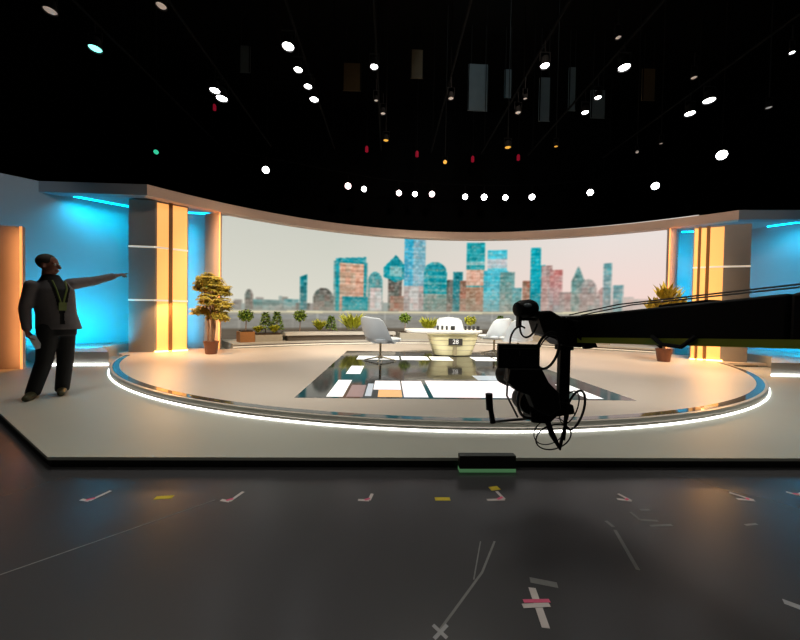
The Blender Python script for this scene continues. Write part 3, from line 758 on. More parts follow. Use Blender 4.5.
# ------------------------------------------------------------------ floor box and floor marks
fb = thing('floor_box', (.765, 2.42, 0), 'black connector box with a green lit strip at the front edge of the stage', 'box')
MB().box((0, -.03, .078), (.43, .06, .10)).build('box_body', M_fascia, fb, bevel=.004)
MB().box((0, -.03, .015), (.43, .06, .026)).build('lit_strip', M_greenled, fb, bevel=.002)['label'] = 'pale green lit strip'
fb.location.y = 2.425

def flat(mb, a, b, w, z=.0006, h=.0012):
    A = Vector(a); B = Vector(b); d = (B - A); n = Vector((-d.y, d.x)).normalized() * w / 2
    mb.prism([tuple(A - n), tuple(B - n), tuple(B + n), tuple(A + n)], z - h / 2, z + h / 2); return mb
def lmark(p, q, r, lab, extra=None, w=.02):
    o = thing('tape_mark', (q[0], q[1], 0), lab, 'floor mark', 'taped floor marks')
    q0 = Vector(q)
    rel = lambda t: Vector(t) - q0
    flat(MB(), rel(p), rel(q), w).build('tape_strip', M_tapew, o, smooth=False)
    flat(MB(), rel(q), rel(r), w, .0018).build('tape_strip', M_tapew, o, smooth=False)
    flat(MB(), rel(q) + (rel(p)) * .4, rel(q) + rel(r) * .25, w * .8, .0030).build('pink_strip', M_tapep, o, smooth=False)
    if extra:
        flat(MB(), rel(extra[0]), rel(extra[1]), .045, .0018).build('yellow_strip', M_tapey, o, smooth=False)
lmark((-1.889, 2.030), (-1.825, 2.015), (-1.79, 2.126), 'white and pink taped corner mark farthest left on the black floor')
lmark((-1.032, 2.021), (-.971, 2.005), (-.935, 2.111), 'white and pink taped tick right of the left yellow dash')
lmark((-.176, 2.017), (-.105, 2.012), (-.090, 2.085), 'white and pink taped corner mark left of the second yellow dash')
lmark((.65, 2.013), (.765, 2.018), (.745, 2.11), 'taped corner mark with a yellow dab, in front of the connector box', ((.71, 2.14), (.775, 2.155)))
lmark((1.511, 2.02), (1.590, 1.998), (1.56, 2.078), 'white taped corner mark right of the crane shadow')
lmark((2.323, 2.016), (2.42, 2.0), (2.35, 2.09), 'white taped arrow mark farthest right but one on the black floor')
lmark((2.77, 2.10), (2.80, 2.06), (2.86, 2.08), 'pink taped mark cut by the right edge of the picture')
tag(flat(MB(), (-1.452, 2.045), (-1.349, 2.056), .035).build('tape_dash', M_tapey, smooth=False), 'yellow tape dash near the left, below the amber reflection', 'floor mark', 'taped floor marks')
tag(flat(MB(), (.316, 2.026), (.413, 2.025), .035).build('tape_dash', M_tapey, smooth=False), 'yellow tape dash left of the connector box', 'floor mark', 'taped floor marks')
o = thing('tape_cross', (.629, 1.264, 0), 'large white tape cross with a pink strip, nearest on the black floor', 'floor mark')
q = Vector((.629, 1.264))
flat(MB(), Vector((.644, 1.353)) - q, Vector((.617, 1.175)) - q, .03).build('tape_strip', M_tapew, o, smooth=False)
flat(MB(), Vector((.566, 1.266)) - q, Vector((.68, 1.270)) - q, .02, .0018).build('tape_strip', M_tapew, o, smooth=False)
flat(MB(), Vector((.578, 1.287)) - q, Vector((.689, 1.287)) - q, .016, .0030).build('pink_strip', M_tapep, o, smooth=False)
def chalk(name, segs, lab, w=.008, m=None):
    mb = MB()
    for i, (a, b) in enumerate(segs): flat(mb, a, b, w, .0005 + .0003 * i, .0006)
    return tag(mb.build(name, m or M_chalk, smooth=False), lab, 'floor mark')
chalk('chalk_line', [((-1.75, 1.41), (-1.069, 2.022))], 'long thin pale chalk line running up from the left edge of the floor', .007)
chalk('chalk_line', [((.212, 1.175), (.45, 1.44)), ((.45, 1.44), (.575, 1.64))], 'long pale scratch rising from the chalk cross at the bottom', .010)
chalk('chalk_line', [((.40, 1.40), (.50, 1.64))], 'fainter short scratch beside the long scratch at the bottom', .006)
chalk('chalk_cross', [((.188, 1.194), (.233, 1.144)), ((.242, 1.193), (.185, 1.142))], 'small white chalk cross at the bottom edge of the picture', .014, M_chalkl)
chalk('chalk_line', [((1.282, 1.722), (1.192, 1.444))], 'thick pale scuff line right of the tape cross', .018)
chalk('scuff_mark', [((1.284, 1.80), (1.292, 1.747))], 'short pale scuff above the thick scuff line', .02)
chalk('scuff_mark', [((.654, 1.395), (.764, 1.365))], 'blurred pale smudge just above the tape cross', .03)
chalk('scuff_mark', [((1.493, 1.883), (1.494, 1.807)), ((1.494, 1.807), (1.594, 1.797))], 'bent pale scuff right of the thick scuff line', .016)
chalk('scuff_mark', [((1.51, 1.754), (1.646, 1.761))], 'flat pale scuff below the bent scuff', .016)
chalk('scuff_mark', [((1.571, 1.902), (1.634, 1.902))], 'short pale scuff above the bent scuff', .016)
chalk('scuff_mark', [((2.078, 1.757), (2.16, 1.766))], 'short pale scuff at the far right of the floor', .014)
chalk('scuff_mark', [((1.685, 1.272), (1.725, 1.238))], 'white dab at the bottom right edge of the floor', .03, M_chalkl)

# ------------------------------------------------------------------ the person
UO = Vector((-4.27, 4.12, HS)); UU_ = Vector((.717, .697, 0)); UV = Vector((.697, -.717, 0))
def L(u, v, z): return UO + UU_ * u + UV * v + Vector((0, 0, z - HS))
pe = thing('person', (UO.x, UO.y, HS), 'person in grey jacket and black trousers pointing at the set, standing on the stage', 'person')
TOR = Matrix(((UU_.x, UV.x, 0, 0), (UU_.y, UV.y, 0, 0), (0, 0, 1, 0), (0, 0, 0, 1)))     # u,v,z -> world directions
YAW = R(24)                                                                              # the trunk turned towards picture right
def rot_uv(a): return TOR @ Matrix.Rotation(a, 4, 'Z')
def limb(mb, P, rad, n=14, step=.02):
    pts = []; rr = []
    for i in range(len(P) - 1):
        a, b = Vector(P[i]), Vector(P[i + 1]); k = max(2, int((b - a).length / step))
        for j in range(k): pts.append(a.lerp(b, j / k)); rr.append(rad[i] + (rad[i + 1] - rad[i]) * j / k)
    pts.append(Vector(P[-1])); rr.append(rad[-1])
    mb.tube(pts, rr, n)
    for p, r in zip(P, rad): mb.ell(p, r, n, 9)
def trunk(mb, secs, rotA):        # secs: centre (u,v,z), half width, half depth
    n = 24; vs = []; fs = []
    Mx = rot_uv(rotA).to_3x3()
    for (c, a, b) in secs:
        C = L(*c)
        for k in range(n):
            an = 2 * PI * k / n
            vs.append(C + Mx @ Vector((cos(an) * a, sin(an) * b, 0)))
    m = len(secs)
    for i in range(m - 1):
        for k in range(n): fs.append((i * n + k, i * n + (k + 1) % n, (i + 1) * n + (k + 1) % n, (i + 1) * n + k))
    fs.append(tuple(range(n - 1, -1, -1))); fs.append(tuple((m - 1) * n + k for k in range(n)))
    mb.add(vs, fs)
def remesh(mb, name, m, parent, vox, sm=6, dele=None):
    ob = mb.build(name, m, None, smooth=False)
    r = ob.modifiers.new('r', 'REMESH'); r.mode = 'VOXEL'; r.voxel_size = vox; r.use_smooth_shade = True
    s = ob.modifiers.new('s', 'SMOOTH'); s.factor = .5; s.iterations = sm
    evalmesh(ob)
    if dele:
        bm = bmesh.new(); bm.from_mesh(ob.data)
        bmesh.ops.delete(bm, geom=[f for f in bm.faces if dele(f)], context='FACES'); bm.to_mesh(ob.data); bm.free()
    if not ob.data.materials: ob.data.materials.append(m)
    for vtx in ob.data.vertices: vtx.co -= Vector((UO.x, UO.y, HS))
    for p in ob.data.polygons: p.use_smooth = True
    ob.parent = parent
    return ob
# joints
hip = (.085, 0, .93)
Rsh, Rel, Rwr = L(-.105, .06, 1.455), L(-.158, .02, 1.17), L(-.138, .08, .92)
Lsh, Lel, Lwr = L(.225, -.08, 1.50), L(.44, -.22, 1.565), L(.69, -.34, 1.675)
RH, RK, RA = L(.035, .04, .92), L(.0, .06, .53), L(-.095, .03, .17)
LH, LK, LA = L(.18, -.04, .92), L(.18, -.02, .53), L(.150, -.05, .17)
neck, headc = L(.035, .0, 1.56), L(.038, .01, 1.715)
HY = R(62)                                             # head turned towards the set
HM = rot_uv(HY - PI / 2 + PI / 2)                      # local -Y... face direction below
fdir = (UV * cos(HY) + UU_ * sin(HY)).normalized(); fside = Vector((-fdir.y, fdir.x, 0))
HB = Matrix(((fdir.x, fside.x, 0, 0), (fdir.y, fside.y, 0, 0), (0, 0, 1, 0), (0, 0, 0, 1)))   # x = forward, y = left, z = up
def HP_(x, y, z): return headc + HB.to_3x3() @ Vector((x, y, z))
body = MB()
trunk(body, [((0.105, 0, .88), .155, .105), ((0.105, 0, .98), .165, .115), ((0.095, 0, 1.12), .155, .115), ((0.070, 0, 1.30), .175, .12), ((0.060, 0, 1.42), .185, .11), ((0.058, 0, 1.50), .12, .085), ((0.056, 0, 1.55), .065, .06)], YAW)
limb(body, [Rsh, Rel, Rwr], [.058, .042, .029]); limb(body, [Lsh, Lel, Lwr], [.056, .042, .029])
limb(body, [RH, RK, RA], [.088, .058, .042]); limb(body, [LH, LK, LA], [.088, .058, .042])
for A, tw in ((RA, -.36), (LA, -.18)):
    toe = (UV * .85 + UU_ * (.15 + tw)).normalized()
    limb(body, [A + Vector((0, 0, -.04)), A + toe * .13 + Vector((0, 0, -.053))], [.036, .028])
limb(body, [neck + Vector((0, 0, -.06)), neck + Vector((0, 0, .10))], [.062, .056])
# head: cranium, face, jaw, nose, ears, lips, brow
body.ell(HP_(-.012, 0, .035), (.098, .078, .095), 20, 14, HB)
body.ell(HP_(.022, 0, -.030), (.068, .062, .080), 20, 14, HB)
body.ell(HP_(.048, 0, -.088), (.034, .034, .026), 14, 9, HB)
limb(body, [HP_(.086, 0, .012), HP_(.112, 0, -.028)], [.010, .016], 10, .008)
for s in (-1, 1):
    body.ell(HP_(-.012, s * .078, -.008), (.020, .012, .034), 12, 8, HB)
    limb(body, [HP_(.083, s * .012, .030), HP_(.068, s * .045, .028)], [.010, .009], 8, .01)
body.ell(HP_(.088, 0, -.062), (.012, .026, .007), 12, 8, HB)
body.ell(HP_(.086, 0, -.074), (.011, .022, .008), 12, 8, HB)
# hands
def hand(W_, d, palm_n, curl, spread=.18, thumb_side=1):
    d = Vector(d).normalized(); pn = Vector(palm_n); pn = (pn - d * pn.dot(d)).normalized(); sd = d.cross(pn)
    for k in range(5):
        o_ = (k - 2) * .0145
        limb(body, [W_ + d * .005 + sd * o_ * .6, W_ + d * .085 + sd * o_ * 1.25], [.017, .0145], 10, .012)
    for k, ln in enumerate((.068, .078, .072, .056)):
        o_ = (k - 1.5) * .021 * thumb_side
        b = W_ + d * .085 + sd * o_; c = curl if hasattr(curl, '__len__') else [curl] * 4
        dd = (d + sd * o_ * spread * 6).normalized(); P = [b]; rr = [.0105]; an = 0
        for q_ in range(3):
            an += c[k]; st = ln * (.42, .32, .26)[q_]
            P.append(P[-1] + (dd * cos(an) + pn * sin(an)) * st); rr.append(.0098 - .0008 * q_)
        limb(body, P, rr, 8, .008)
    b = W_ + d * .03 - sd * .026 * thumb_side
    limb(body, [b, b + (d * .6 - sd * .8 * thumb_side + pn * .3).normalized() * .042, b + (d * .9 - sd * .75 * thumb_side + pn * .45).normalized() * .075], [.015, .0115, .009], 8, .008)
hand(Lwr, (Lwr - Lel), (0, 0, -1), [.04, .55, .65, .7], thumb_side=1)
hand(Rwr, (UV * .25 + UU_ * .18 + Vector((0, 0, -.95))), UU_ * .9 + UV * .2, .38, thumb_side=1)
remesh(body, 'body', M_skin, pe, .0075, 3)
# clothes
jk = MB()
trunk(jk, [((0.127, 0, .92), .222, .155), ((0.120, 0, .98), .210, .150), ((0.103, 0, 1.12), .188, .142), ((0.077, 0, 1.30), .202, .147), ((0.067, 0, 1.42), .208, .132), ((0.063, 0, 1.50), .145, .105), ((0.061, 0, 1.545), .088, .08)], YAW)
limb(jk, [Rsh, Rel, Rel.lerp(Rwr, .92)], [.063, .056, .044]); limb(jk, [Lsh, Lel, Lel.lerp(Lwr, .86)], [.076, .060, .046])
ff = (UV * cos(YAW) + UU_ * sin(YAW)).normalized(); fs_ = Vector((-ff.y, ff.x, 0)); ctr = L(.085, 0, 0)
def jdel(f):
    c = f.calc_center_median(); r = c - ctr
    lat = abs(r.dot(fs_)); z = c.z
    front_ = f.normal.dot(ff) > .25 and r.dot(ff) > .03
    w = .018 + max(0, (z - 1.10)) * .17
    if z > 1.545 and abs(r.dot(fs_)) < .1 and f.normal.z > .6: return True
    return front_ and lat < w and .98 < z < 1.56
remesh(jk, 'jacket', M_jacket, pe, .011, 5, jdel)
sh = MB()
trunk(sh, [((0.105, 0, .93), .178, .125), ((0.105, 0, .99), .178, .130), ((0.095, 0, 1.12), .168, .130), ((0.070, 0, 1.30), .186, .135), ((0.060, 0, 1.42), .190, .122), ((0.058, 0, 1.50), .125, .095), ((0.056, 0, 1.60), .074, .072)], YAW)
remesh(sh, 'shirt', M_shirt, pe, .011, 4)
tr = MB()
trunk(tr, [((0.105, 0, .84), .180, .125), ((0.105, 0, .92), .185, .130), ((0.105, 0, 1.0), .178, .128)], YAW * .6)
limb(tr, [RH, RK, RA + Vector((0, 0, -.02))], [.100, .080, .070]); limb(tr, [LH, LK, LA + Vector((0, 0, -.02))], [.100, .080, .070])
tr.v = [(x, y, max(z, HS + .03)) for x, y, z in tr.v]
remesh(tr, 'trousers', M_trou, pe, .011, 5)
for A, tw in ((RA, -.36), (LA, -.18)):
    toe = (UV * .85 + UU_ * (.15 + tw)).normalized(); s = MB()
    g = Vector((A.x, A.y, HS))
    limb(s, [g - toe * .06 + Vector((0, 0, .050)), g + toe * .08 + Vector((0, 0, .045)), g + toe * .19 + Vector((0, 0, .036))], [.048, .047, .036])
    s.v = [(x, y, max(z, HS + .001)) for x, y, z in s.v]
    remesh(s, 'shoe', M_shoe, pe, .008, 3)
hr = MB()
hr.ell(HP_(-.022, 0, .046), (.100, .086, .096), 22, 15, HB)
def hdel(f):
    c = f.calc_center_median() - headc; x = c.dot(fdir); z = c.z
    return z < .02 - .25 * (-.02 - x) * (1 if x < -.02 else 0) - (.08 if x < -.03 else 0) or (x > .045 and z < .105)
remesh(hr, 'hair', M_hair, pe, .008, 2, hdel)
for s in (-1, 1):
    e = MB().ell(HP_(.079, s * .030, .010), .0125, 12, 9); ob = e.build('eye', M_eye, pe)
    for vtx in ob.data.vertices: vtx.co -= Vector((UO.x, UO.y, HS))
    e = MB().ell(HP_(.0895, s * .030, .010), .0052, 8, 7); ob2 = e.build('pupil', M_shirt, ob)
    for vtx in ob2.data.vertices: vtx.co -= Vector((UO.x, UO.y, HS))
# lanyard
ly = MB()
for s in (-1, 1):
    P_ = [ctr + fs_ * s * .06 + ff * .095 + Vector((0, 0, 1.525)) - Vector((0, 0, 0)), ctr + fs_ * s * .05 + ff * .155 + Vector((0, 0, 1.42)), ctr + fs_ * s * .012 + ff * .168 + Vector((0, 0, 1.25))]
    P_ = [Vector((p.x, p.y, p.z - HS + 0)) if False else Vector((p.x, p.y, p.z - ctr.z)) for p in P_]
    ly.tube(P_, .010, 6)
ob = ly.build('lanyard', M_lany, pe)
for vtx in ob.data.vertices: vtx.co -= Vector((UO.x, UO.y, HS))
bg = MB(); c = ctr + ff * .175; bg.box((c.x, c.y, 1.205), (.012, .075, .10), atan2(ff.y, ff.x)); ob = bg.build('pass_card', M_lany, pe, bevel=.003)
for vtx in ob.data.vertices: vtx.co -= Vector((UO.x, UO.y, HS))
# papers held in the lowered hand
pc = Rwr + (UV * .25 + UU_ * .18 + Vector((0, 0, -.95))).normalized() * .135 + UU_ * .033 + UV * .01
pp = MB().box((0, 0, 0), (.065, .17, .004), 0, Matrix.Translation((0, 0, 0)))
ob = pp.build('paper_sheets', M_paper, None, smooth=False)
ob.matrix_world = Matrix.Translation(pc + UU_ * .012 + Vector((0, 0, -.02))) @ Matrix(((UU_.x, 0, UV.x, 0), (UU_.y, 0, UV.y, 0), (0, 1, 0, 0), (0, 0, 0, 1))) @ Matrix.Rotation(R(22), 4, 'Z')
tag(ob, 'folded white papers held in the lowered hand of the person', 'paper')

# ------------------------------------------------------------------ lighting rig
PZ = 7.35
for k, (x, ya, yb, l) in enumerate([(-6.42, 4.5, 12.2, 'leftmost dark lighting pipe under the studio ceiling'), (-4.5, 4.5, 12.2, 'dark lighting pipe over the left column carrying a close pair of lamps'), (-2.15, 4.5, 12.2, 'dark lighting pipe carrying a slanting row of four bright lamps'),
                                    (-.40, 4.5, 12.2, 'dark lighting pipe left of the centre of the ceiling'), (1.50, 4.5, 12.2, 'dark lighting pipe over the middle of the desk'), (3.42, 4.5, 12.2, 'dark lighting pipe right of the centre of the ceiling'),
                                    (5.22, 4.5, 12.2, 'dark lighting pipe above the crane head carrying a bright front lamp'), (8.15, 4.5, 12.2, 'dark lighting pipe over the right column carrying two bright lamps')]):
    p = thing('lighting_pipe', (x, (ya + yb) / 2, PZ), l, 'pipe', 'lighting pipes under the ceiling')
    h = (yb - ya) / 2
    MB().tube([(0, -h, 0), (0, h, 0)], .03, 8).build('pipe', M_pipe, p)
    for y in (-h + .4, 0, h - .4): MB().tube([(0, y, .0), (0, y, 12.5 - PZ)], .012, 6).build('suspension_rod', M_pipe, p)
# curved pipe of the back row
bp = thing('lighting_pipe', (4.5, 14.9, PZ), 'curved dark lighting pipe carrying the back row of lamps above the screen', 'pipe', 'lighting pipes under the ceiling')
path = [(-6.2, 12.75), (-5, 13.1), (-1.9, 14.3), (-.6, 14.75), (1.1, 15.02), (3.5, 15.18), (5.4, 15.12), (6.9, 14.9), (9, 14.2), (11.2, 13.3), (12, 12.9)]
MB().tube([(x - 4.5, y - 14.9, 0) for x, y in path], .03, 8).build('pipe', M_pipe, bp)
for i in (1, 4, 7, 9): MB().tube([(path[i][0] - 4.5, path[i][1] - 14.9, 0), (path[i][0] - 4.5, path[i][1] - 14.9, 12.5 - PZ)], .012, 6).build('suspension_rod', M_pipe, bp)

def lamp(x, y, r, lens, lab, aim=None, z=6.8, group=None, top=PZ, bodyf=1.0):
    t = thing('studio_light', (x, y, z), lab, 'studio light', group or 'lamps of the lighting rig')
    if aim is None: aim = Vector((x * .95, y - .3, 1.0)) if y < 10.63 else Vector((0, 0, 1.3))
    r *= .78 if y < 12 else .66
    d = (Vector(aim) - Vector((x, y, z))).normalized()
    Mx = axisM((0, 0, 0), d)
    L_ = r * 2.0 * bodyf
    MB().lathe([(r * .5, -L_), (r * .8, -L_ * .92), (r * .95, -L_ * .4), (r * 1.08, -.01), (r * 1.12, .03), (r * 1.03, .03), (r * 1.01, .0)], 18, Mx).build('housing', M_lampb, t)
    MB().lathe([(r * 1.0, -.005), (r * .9, .008), (r * .4, .016)], 18, Mx).build('lens', lens, t)
    sd = Vector((1, 0, 0)) if abs(d.x) < .8 else Vector((0, 1, 0))
    c = -d * L_ * .45; e = r * 1.22; ht = max(.2, r * 1.9)
    MB().tube([c + sd * e, c + sd * e + Vector((0, 0, ht)), c - sd * e + Vector((0, 0, ht)), c - sd * e], .012, 6).build('yoke', M_lampb, t)
    MB().tube([c + Vector((0, 0, ht)), Vector((c.x, c.y, top - z))], .014, 6).build('hanger', M_lampb, t)
    return t
G1 = 'bright lamps on the pipes'
for x, y, r, m, l in [
    (-6.42, 7.23, .15, M_lampt, 'teal glowing lamp at the upper left of the rig'),
    (-2.22, 6.94, .15, M_lampw, 'nearest and largest white lamp of the slanting row of four'),
    (-2.19, 7.58, .12, M_lampw, 'second white lamp down the slanting row of four'),
    (-2.10, 8.12, .12, M_lampw, 'third white lamp down the slanting row of four'),
    (-2.06, 8.60, .14, M_lampw, 'fourth and farthest white lamp of the slanting row'),
    (-4.52, 8.41, .15, M_lampw, 'left lamp of the close pair above the left column'),
    (-4.50, 8.71, .17, M_lampw, 'right lamp of the close pair above the left column'),
    (-.43, 7.39, .11, M_lampw, 'small white lamp left of the centre of the rig'),
    (-.43, 8.54, .07, M_lampd, 'faint grey lamp below the small white one left of centre'),
    (-.26, 9.08, .09, M_lampd, 'flat dim lamp left of centre, above the amber lamp'),
    (1.51, 8.34, .09, M_lampd, 'flat dim lamp left of the tall grey rig panel'),
    (3.46, 8.80, .10, M_lampd, 'flat dim lamp below the narrow grey rig panel'),
    (3.39, 7.14, .12, M_lampw, 'tilted white lamp high to the right of the tall grey panel'),
    (3.41, 8.23, .06, M_lampd, 'small round dim lamp above the flat dim lamp right of centre'),
    (5.27, 8.68, .11, M_lampw, 'tilted white lamp at the foot of the far grey panel'),
    (5.23, 8.08, .10, M_lampw, 'white lamp touching the top of the far grey panel'),
    (5.17, 7.09, .15, M_lampw, 'bright oval lamp right of centre, above the brown panel'),
    (8.11, 8.55, .15, M_lampw, 'lower left lamp of the bright pair at the right'),
    (8.10, 8.02, .16, M_lampw, 'upper right lamp of the bright pair at the right'),
    (8.32, 6.50, .06, M_lampw, 'small white lamp at the upper right edge'),
    (-6.48, 6.37, .13, M_lampd, 'dim lamp with an amber edge at the top left corner'),
    (-4.29, 6.16, .11, M_lampd, 'dim lamp at the top edge above the left column'),
    (4.49, 6.35, .07, M_lampd, 'dim small lamp at the top right of the centre'),
    (6.98, 7.29, .08, M_lampd, 'dim lamp between the brown panel and the bright pair')]:
    lamp(x, y, r, m, l, group=G1)
for x, y, r, m, l in [
    (11.26, 10.64, .19, M_lampw, 'bright round lamp alone above the right column'),
    (9.9, 8.19, .09, M_lampd, 'dim pinkish lamp at the right, beyond the bright pair'),
    (3.86, 10.62, .13, M_lampa, 'larger amber lamp right of the centre of the rig'),
    (-.19, 10.46, .11, M_lampa, 'amber lamp left of the centre of the rig'),
    (1.97, 11.81, .09, M_lampa, 'small low amber lamp near the centre of the rig'),
    (5.40, 10.45, .08, M_lampa, 'small amber lamp right of the larger amber lamp'),
    (8.29, 10.64, .06, M_lampd, 'faint left lamp of the dim pair above the right end of the screen'),
    (8.61, 10.05, .07, M_lampd, 'faint right lamp of the dim pair above the right end of the screen'),
    (-8.38, 11.80, .10, M_lampg, 'small green lamp above the left column')]:
    lamp(x, y, r, m, l, group='single hung lamps', top=12.5)
for i, (x, y, r, m) in enumerate([(-4.97, 12.97, .20, M_lampw), (-1.9, 14.32, .20, M_lampr), (-1.22, 14.61, .18, M_lampw), (.37, 14.96, .19, M_lampr), (1.12, 15.02, .18, M_lampw), (1.91, 14.96, .20, M_lampr),
                                  (3.52, 15.18, .19, M_lampw), (4.42, 15.15, .21, M_lampw), (5.43, 15.12, .19, M_lampw), (6.64, 14.95, .20, M_lampw), (8.96, 14.2, .20, M_lampw), (11.2, 13.3, .22, M_lampw)]):
    o9 = ['first', 'second', 'third', 'fourth', 'fifth', 'sixth', 'seventh', 'eighth', 'ninth', 'tenth', 'eleventh', 'twelfth'][i]
    lamp(x, y, r, m, f'{o9} round lamp from the left in the back row above the screen', group='back row of lamps above the screen')
# red indicators and hung panels
for x, z, l in [(-8.4, 10.65, 'red glow below the close pair of lamps'), (-1.2, 8.95, 'red glow left of the amber lamp'), (1.23, 8.8, 'red glow above the fourth back row lamp'), (3.95, 8.65, 'red glow above the seventh back row lamp'), (6.2, 8.8, 'red glow below the larger amber lamp')]:
    t = thing('warning_lamp', (x, 15.6, z), l, 'warning lamp', 'red warning lamps')
    MB().lathe([(.05, 0), (.075, .02), (.075, .22), (.045, .28)], 12).build('dome', M_redl, t)
    MB().tube([(0, 0, .26), (0, 0, 12.5 - z)], .014, 6).build('hanger', M_lampb, t)
for x, y, z, w, h, m, l in [(3.34, 12.6, 10.1, .80, 1.8, M_flag, 'tall pale grey panel hanging in the middle of the rig'), (4.53, 12.6, 10.3, .3, 1.1, M_flag, 'narrow grey panel right of the tall pale one'),
                            (6.0, 12.6, 9.75, .45, 1.7, M_flag, 'dim slanted grey panel right of centre'), (8.16, 12.6, 9.65, .6, 1.1, M_flag, 'grey panel under a white lamp at the right'),
                            (-1.58, 12.6, 10.3, .7, 1.05, M_flagw, 'dim olive panel left of centre'), (10.2, 12.6, 10.5, .55, 1.25, M_flagw, 'brown amber panel at the right of the rig'),
                            (7.1, 12.6, 10.2, .3, 1.7, M_flag, 'thin grey panel left of the grey panel at the right'), (.93, 12.6, 10.9, .5, 1.1, M_flagw, 'dim brown panel high above the centre'), (-5.65, 12.6, 10.8, .4, 1.0, M_flag, 'dim blue grey panel above the left column')]:
    t = thing('hanging_panel', (x, y, z), l, 'panel', 'panels hung in the rig')
    MB().box((0, 0, 0), (w, .05, h)).build('panel', m, t, bevel=.008)
    for s in (-1, 1):
        MB().box((s * (w / 2 - .02), -.035, 0), (.035, .02, h)).build('frame_bar', M_pipe, t, smooth=False)
        MB().tube([(s * w * .35, 0, h / 2 - .02), (s * w * .35, 0, 12.5 - z)], .012, 6).build('hanger', M_lampb, t)

# ------------------------------------------------------------------ light
def spot(loc, tgt, power, size=70, colr=(1, .955, .84), blend=.6, rad=.25):
    l = bpy.data.lights.new('spot', 'SPOT'); l.energy = power; l.spot_size = R(size); l.spot_blend = blend; l.color = colr; l.shadow_soft_size = rad
    o = bpy.data.objects.new('spot_light', l); col.objects.link(o); o.location = loc
    o.rotation_euler = (Vector(tgt) - Vector(loc)).to_track_quat('-Z', 'Y').to_euler()
    return o
def area(loc, tgt, sx, sy, power, colr):
    l = bpy.data.lights.new('area', 'AREA'); l.shape = 'RECTANGLE'; l.size = sx; l.size_y = sy; l.energy = power; l.color = colr
    o = bpy.data.objects.new('area_light', l); col.objects.link(o); o.location = loc
    d = (Vector(tgt) - Vector(loc)).normalized(); z = -d; u = Vector((0, 0, 1)); x = u.cross(z)
    if x.length < 1e-3: x = Vector((1, 0, 0))
    x.normalize(); y = z.cross(x); o.matrix_world = Matrix((x, y, z)).transposed().to_4x4(); o.location = loc
    return o
spot((-4.0, 4.4, 6.9), (-3.6, 2.6, 0), 380, 62, rad=.7)
spot((1.0, 4.4, 6.9), (1.0, 2.2, 0), 430, 70, rad=.7)
spot((6.0, 4.4, 6.9), (5.6, 2.6, 0), 450, 66, rad=.7)
spot((-1.5, 5.2, 6.9), (-1.6, 6.2, 0), 700, 60, (1, .89, .76))
spot((3.2, 5.2, 6.9), (3.6, 6.2, 0), 720, 60, (1, .89, .76))
spot((1.2, 6.0, 6.9), (1.0, 9.6, .5), 2100, 62, (1, .88, .70))
spot((-3.8, 6.0, 6.9), (-3.4, 8.6, .5), 1100, 45, (1, .68, .42))
spot((6.4, 5.6, 6.9), (6.0, 8.0, .5), 1250, 54, (1, .66, .42))
spot((-2.0, .2, 6.9), (-1.2, .5, 0), 130, 80, rad=.8)
spot((3.2, .0, 6.9), (2.4, .5, 0), 130, 80, rad=.8)
spot((-6.0, 2.0, 6.8), (-9.2, 6.6, 3.2), 330, 50, (1, .97, .95))
# front keys on the desk, chairs and planting
spot((-2.5, -1.5, 7.0), (.3, 8.6, .8), 2200, 32, (1, .95, .88), rad=.3)
spot((4.6, -1.5, 7.0), (2.4, 8.6, .8), 2200, 32, (1, .95, .88), rad=.3)
spot((-1.0, 3.0, 7.0), (-4.0, 8.6, 1.2), 1100, 30, (1, .86, .62), rad=.3)
spot((5.0, 3.0, 7.0), (6.3, 8.0, 1.2), 900, 30, (1, .86, .62), rad=.3)
# grazers for the header beam
spot((1.9, 4.5, 6.6), (1.9, 10.8, 3.9), 620, 100, (1, .80, .66), .8, .4)
spot((-2.2, 4.5, 6.6), (-4.6, 8.6, 3.9), 260, 60, (1, .80, .66), .8, .4)
spot((6.4, 4.5, 6.6), (8.2, 8.5, 3.9), 420, 60, (1, .80, .66), .8, .4)
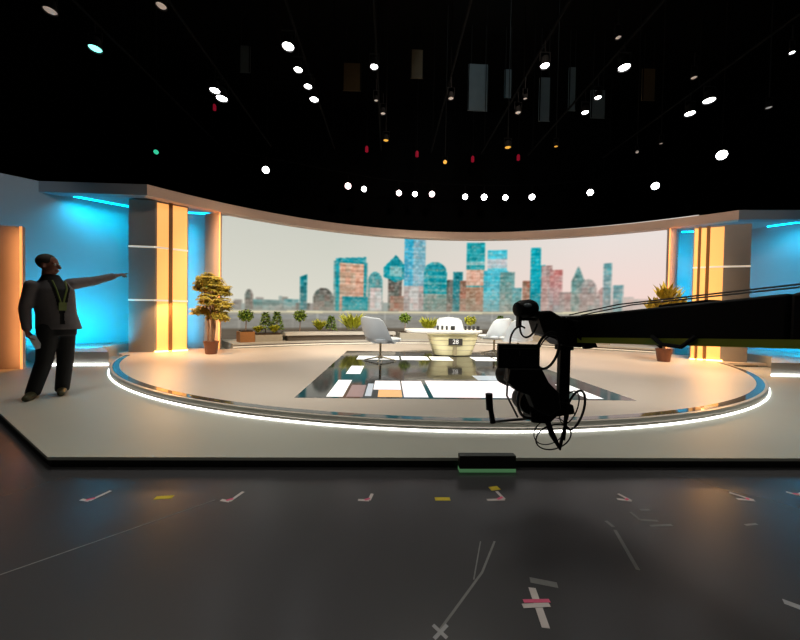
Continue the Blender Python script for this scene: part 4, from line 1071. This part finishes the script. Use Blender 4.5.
# blue washers standing behind the plinth edges, and amber grazers beside the pylons
BL = (.0, .56, .95)
def wash(*a, spread=130):
    o = area(*a); o.data.spread = R(spread); return o
wash((-6.6, 6.85, .40), (-7.35, 7.9, 1.2), .9, .10, 62, BL)
wash((-7.0, 6.7, .40), (-7.8, 7.4, .9), .7, .10, 12, BL, spread=100)
wash((-6.9, 7.75, 3.72), (-7.1, 8.15, 2.6), 1.0, .08, 26, BL)
wash((10.2, 6.9, .40), (10.7, 8.4, 1.3), 1.2, .10, 66, BL)
wash((10.7, 7.7, 3.72), (10.8, 8.2, 2.6), 1.2, .08, 30, BL)
wash((-5.4, 8.62, 1.9), (-5.3, 8.9, 1.9), .1, 3.2, 17, BL)
wash((8.75, 9.0, 2.0), (9.0, 9.4, 2.0), .1, 3.2, 20, BL)
AM = (1, .34, .10)
area((-6.50, 5.82, 1.35), (-7.1, 5.86, 1.35), .04, 2.4, 8, AM)
area((-4.42, 8.48, 2.0), (-4.9, 8.62, 2.0), .04, 3.4, 12, AM)
area((7.92, 8.76, 2.0), (8.4, 8.9, 2.0), .04, 3.4, 12, AM)
# amber wash at the column feet
area((-5.2, 7.60, 1.5), (-4.7, 7.2, HP), .5, .5, 34, (1, .52, .2))
area((7.7, 7.25, 1.5), (7.2, 6.9, HP), .5, .5, 34, (1, .52, .2))
spot((2.5, 8.5, 11.8), (4.0, 12.6, 10.2), 120, 95, (.8, .95, 1))

w = bpy.data.worlds.new('world'); scn.world = w; w.use_nodes = True
w.node_tree.nodes['Background'].inputs[0].default_value = (.02, .022, .025, 1)
w.node_tree.nodes['Background'].inputs[1].default_value = .03

# ------------------------------------------------------------------ camera
cd = bpy.data.cameras.new('camera'); cd.sensor_width = 36; cd.lens = 36 * 320 / 800; cd.clip_start = .05
co = bpy.data.objects.new('camera', cd); col.objects.link(co)
y_, p_, r_ = R(2.0), R(-1.07), R(1.0)
fw = Vector((sin(y_) * cos(p_), cos(y_) * cos(p_), sin(p_))); rt = Vector((cos(y_), -sin(y_), 0)); up = rt.cross(fw)
rt2 = rt * cos(r_) + up * sin(r_); up2 = up * cos(r_) - rt * sin(r_)
Mc = Matrix((rt2, up2, -fw)).transposed().to_4x4(); Mc.translation = (0, 0, 1.185)
co.matrix_world = Mc
scn.camera = co
vs_ = scn.view_settings
vs_.view_transform = 'Standard'; vs_.look = 'None'; vs_.exposure = 0; vs_.gamma = 1; vs_.use_curve_mapping = False
scn.cycles.use_denoising = True
scn.cycles.sample_clamp_indirect = 6
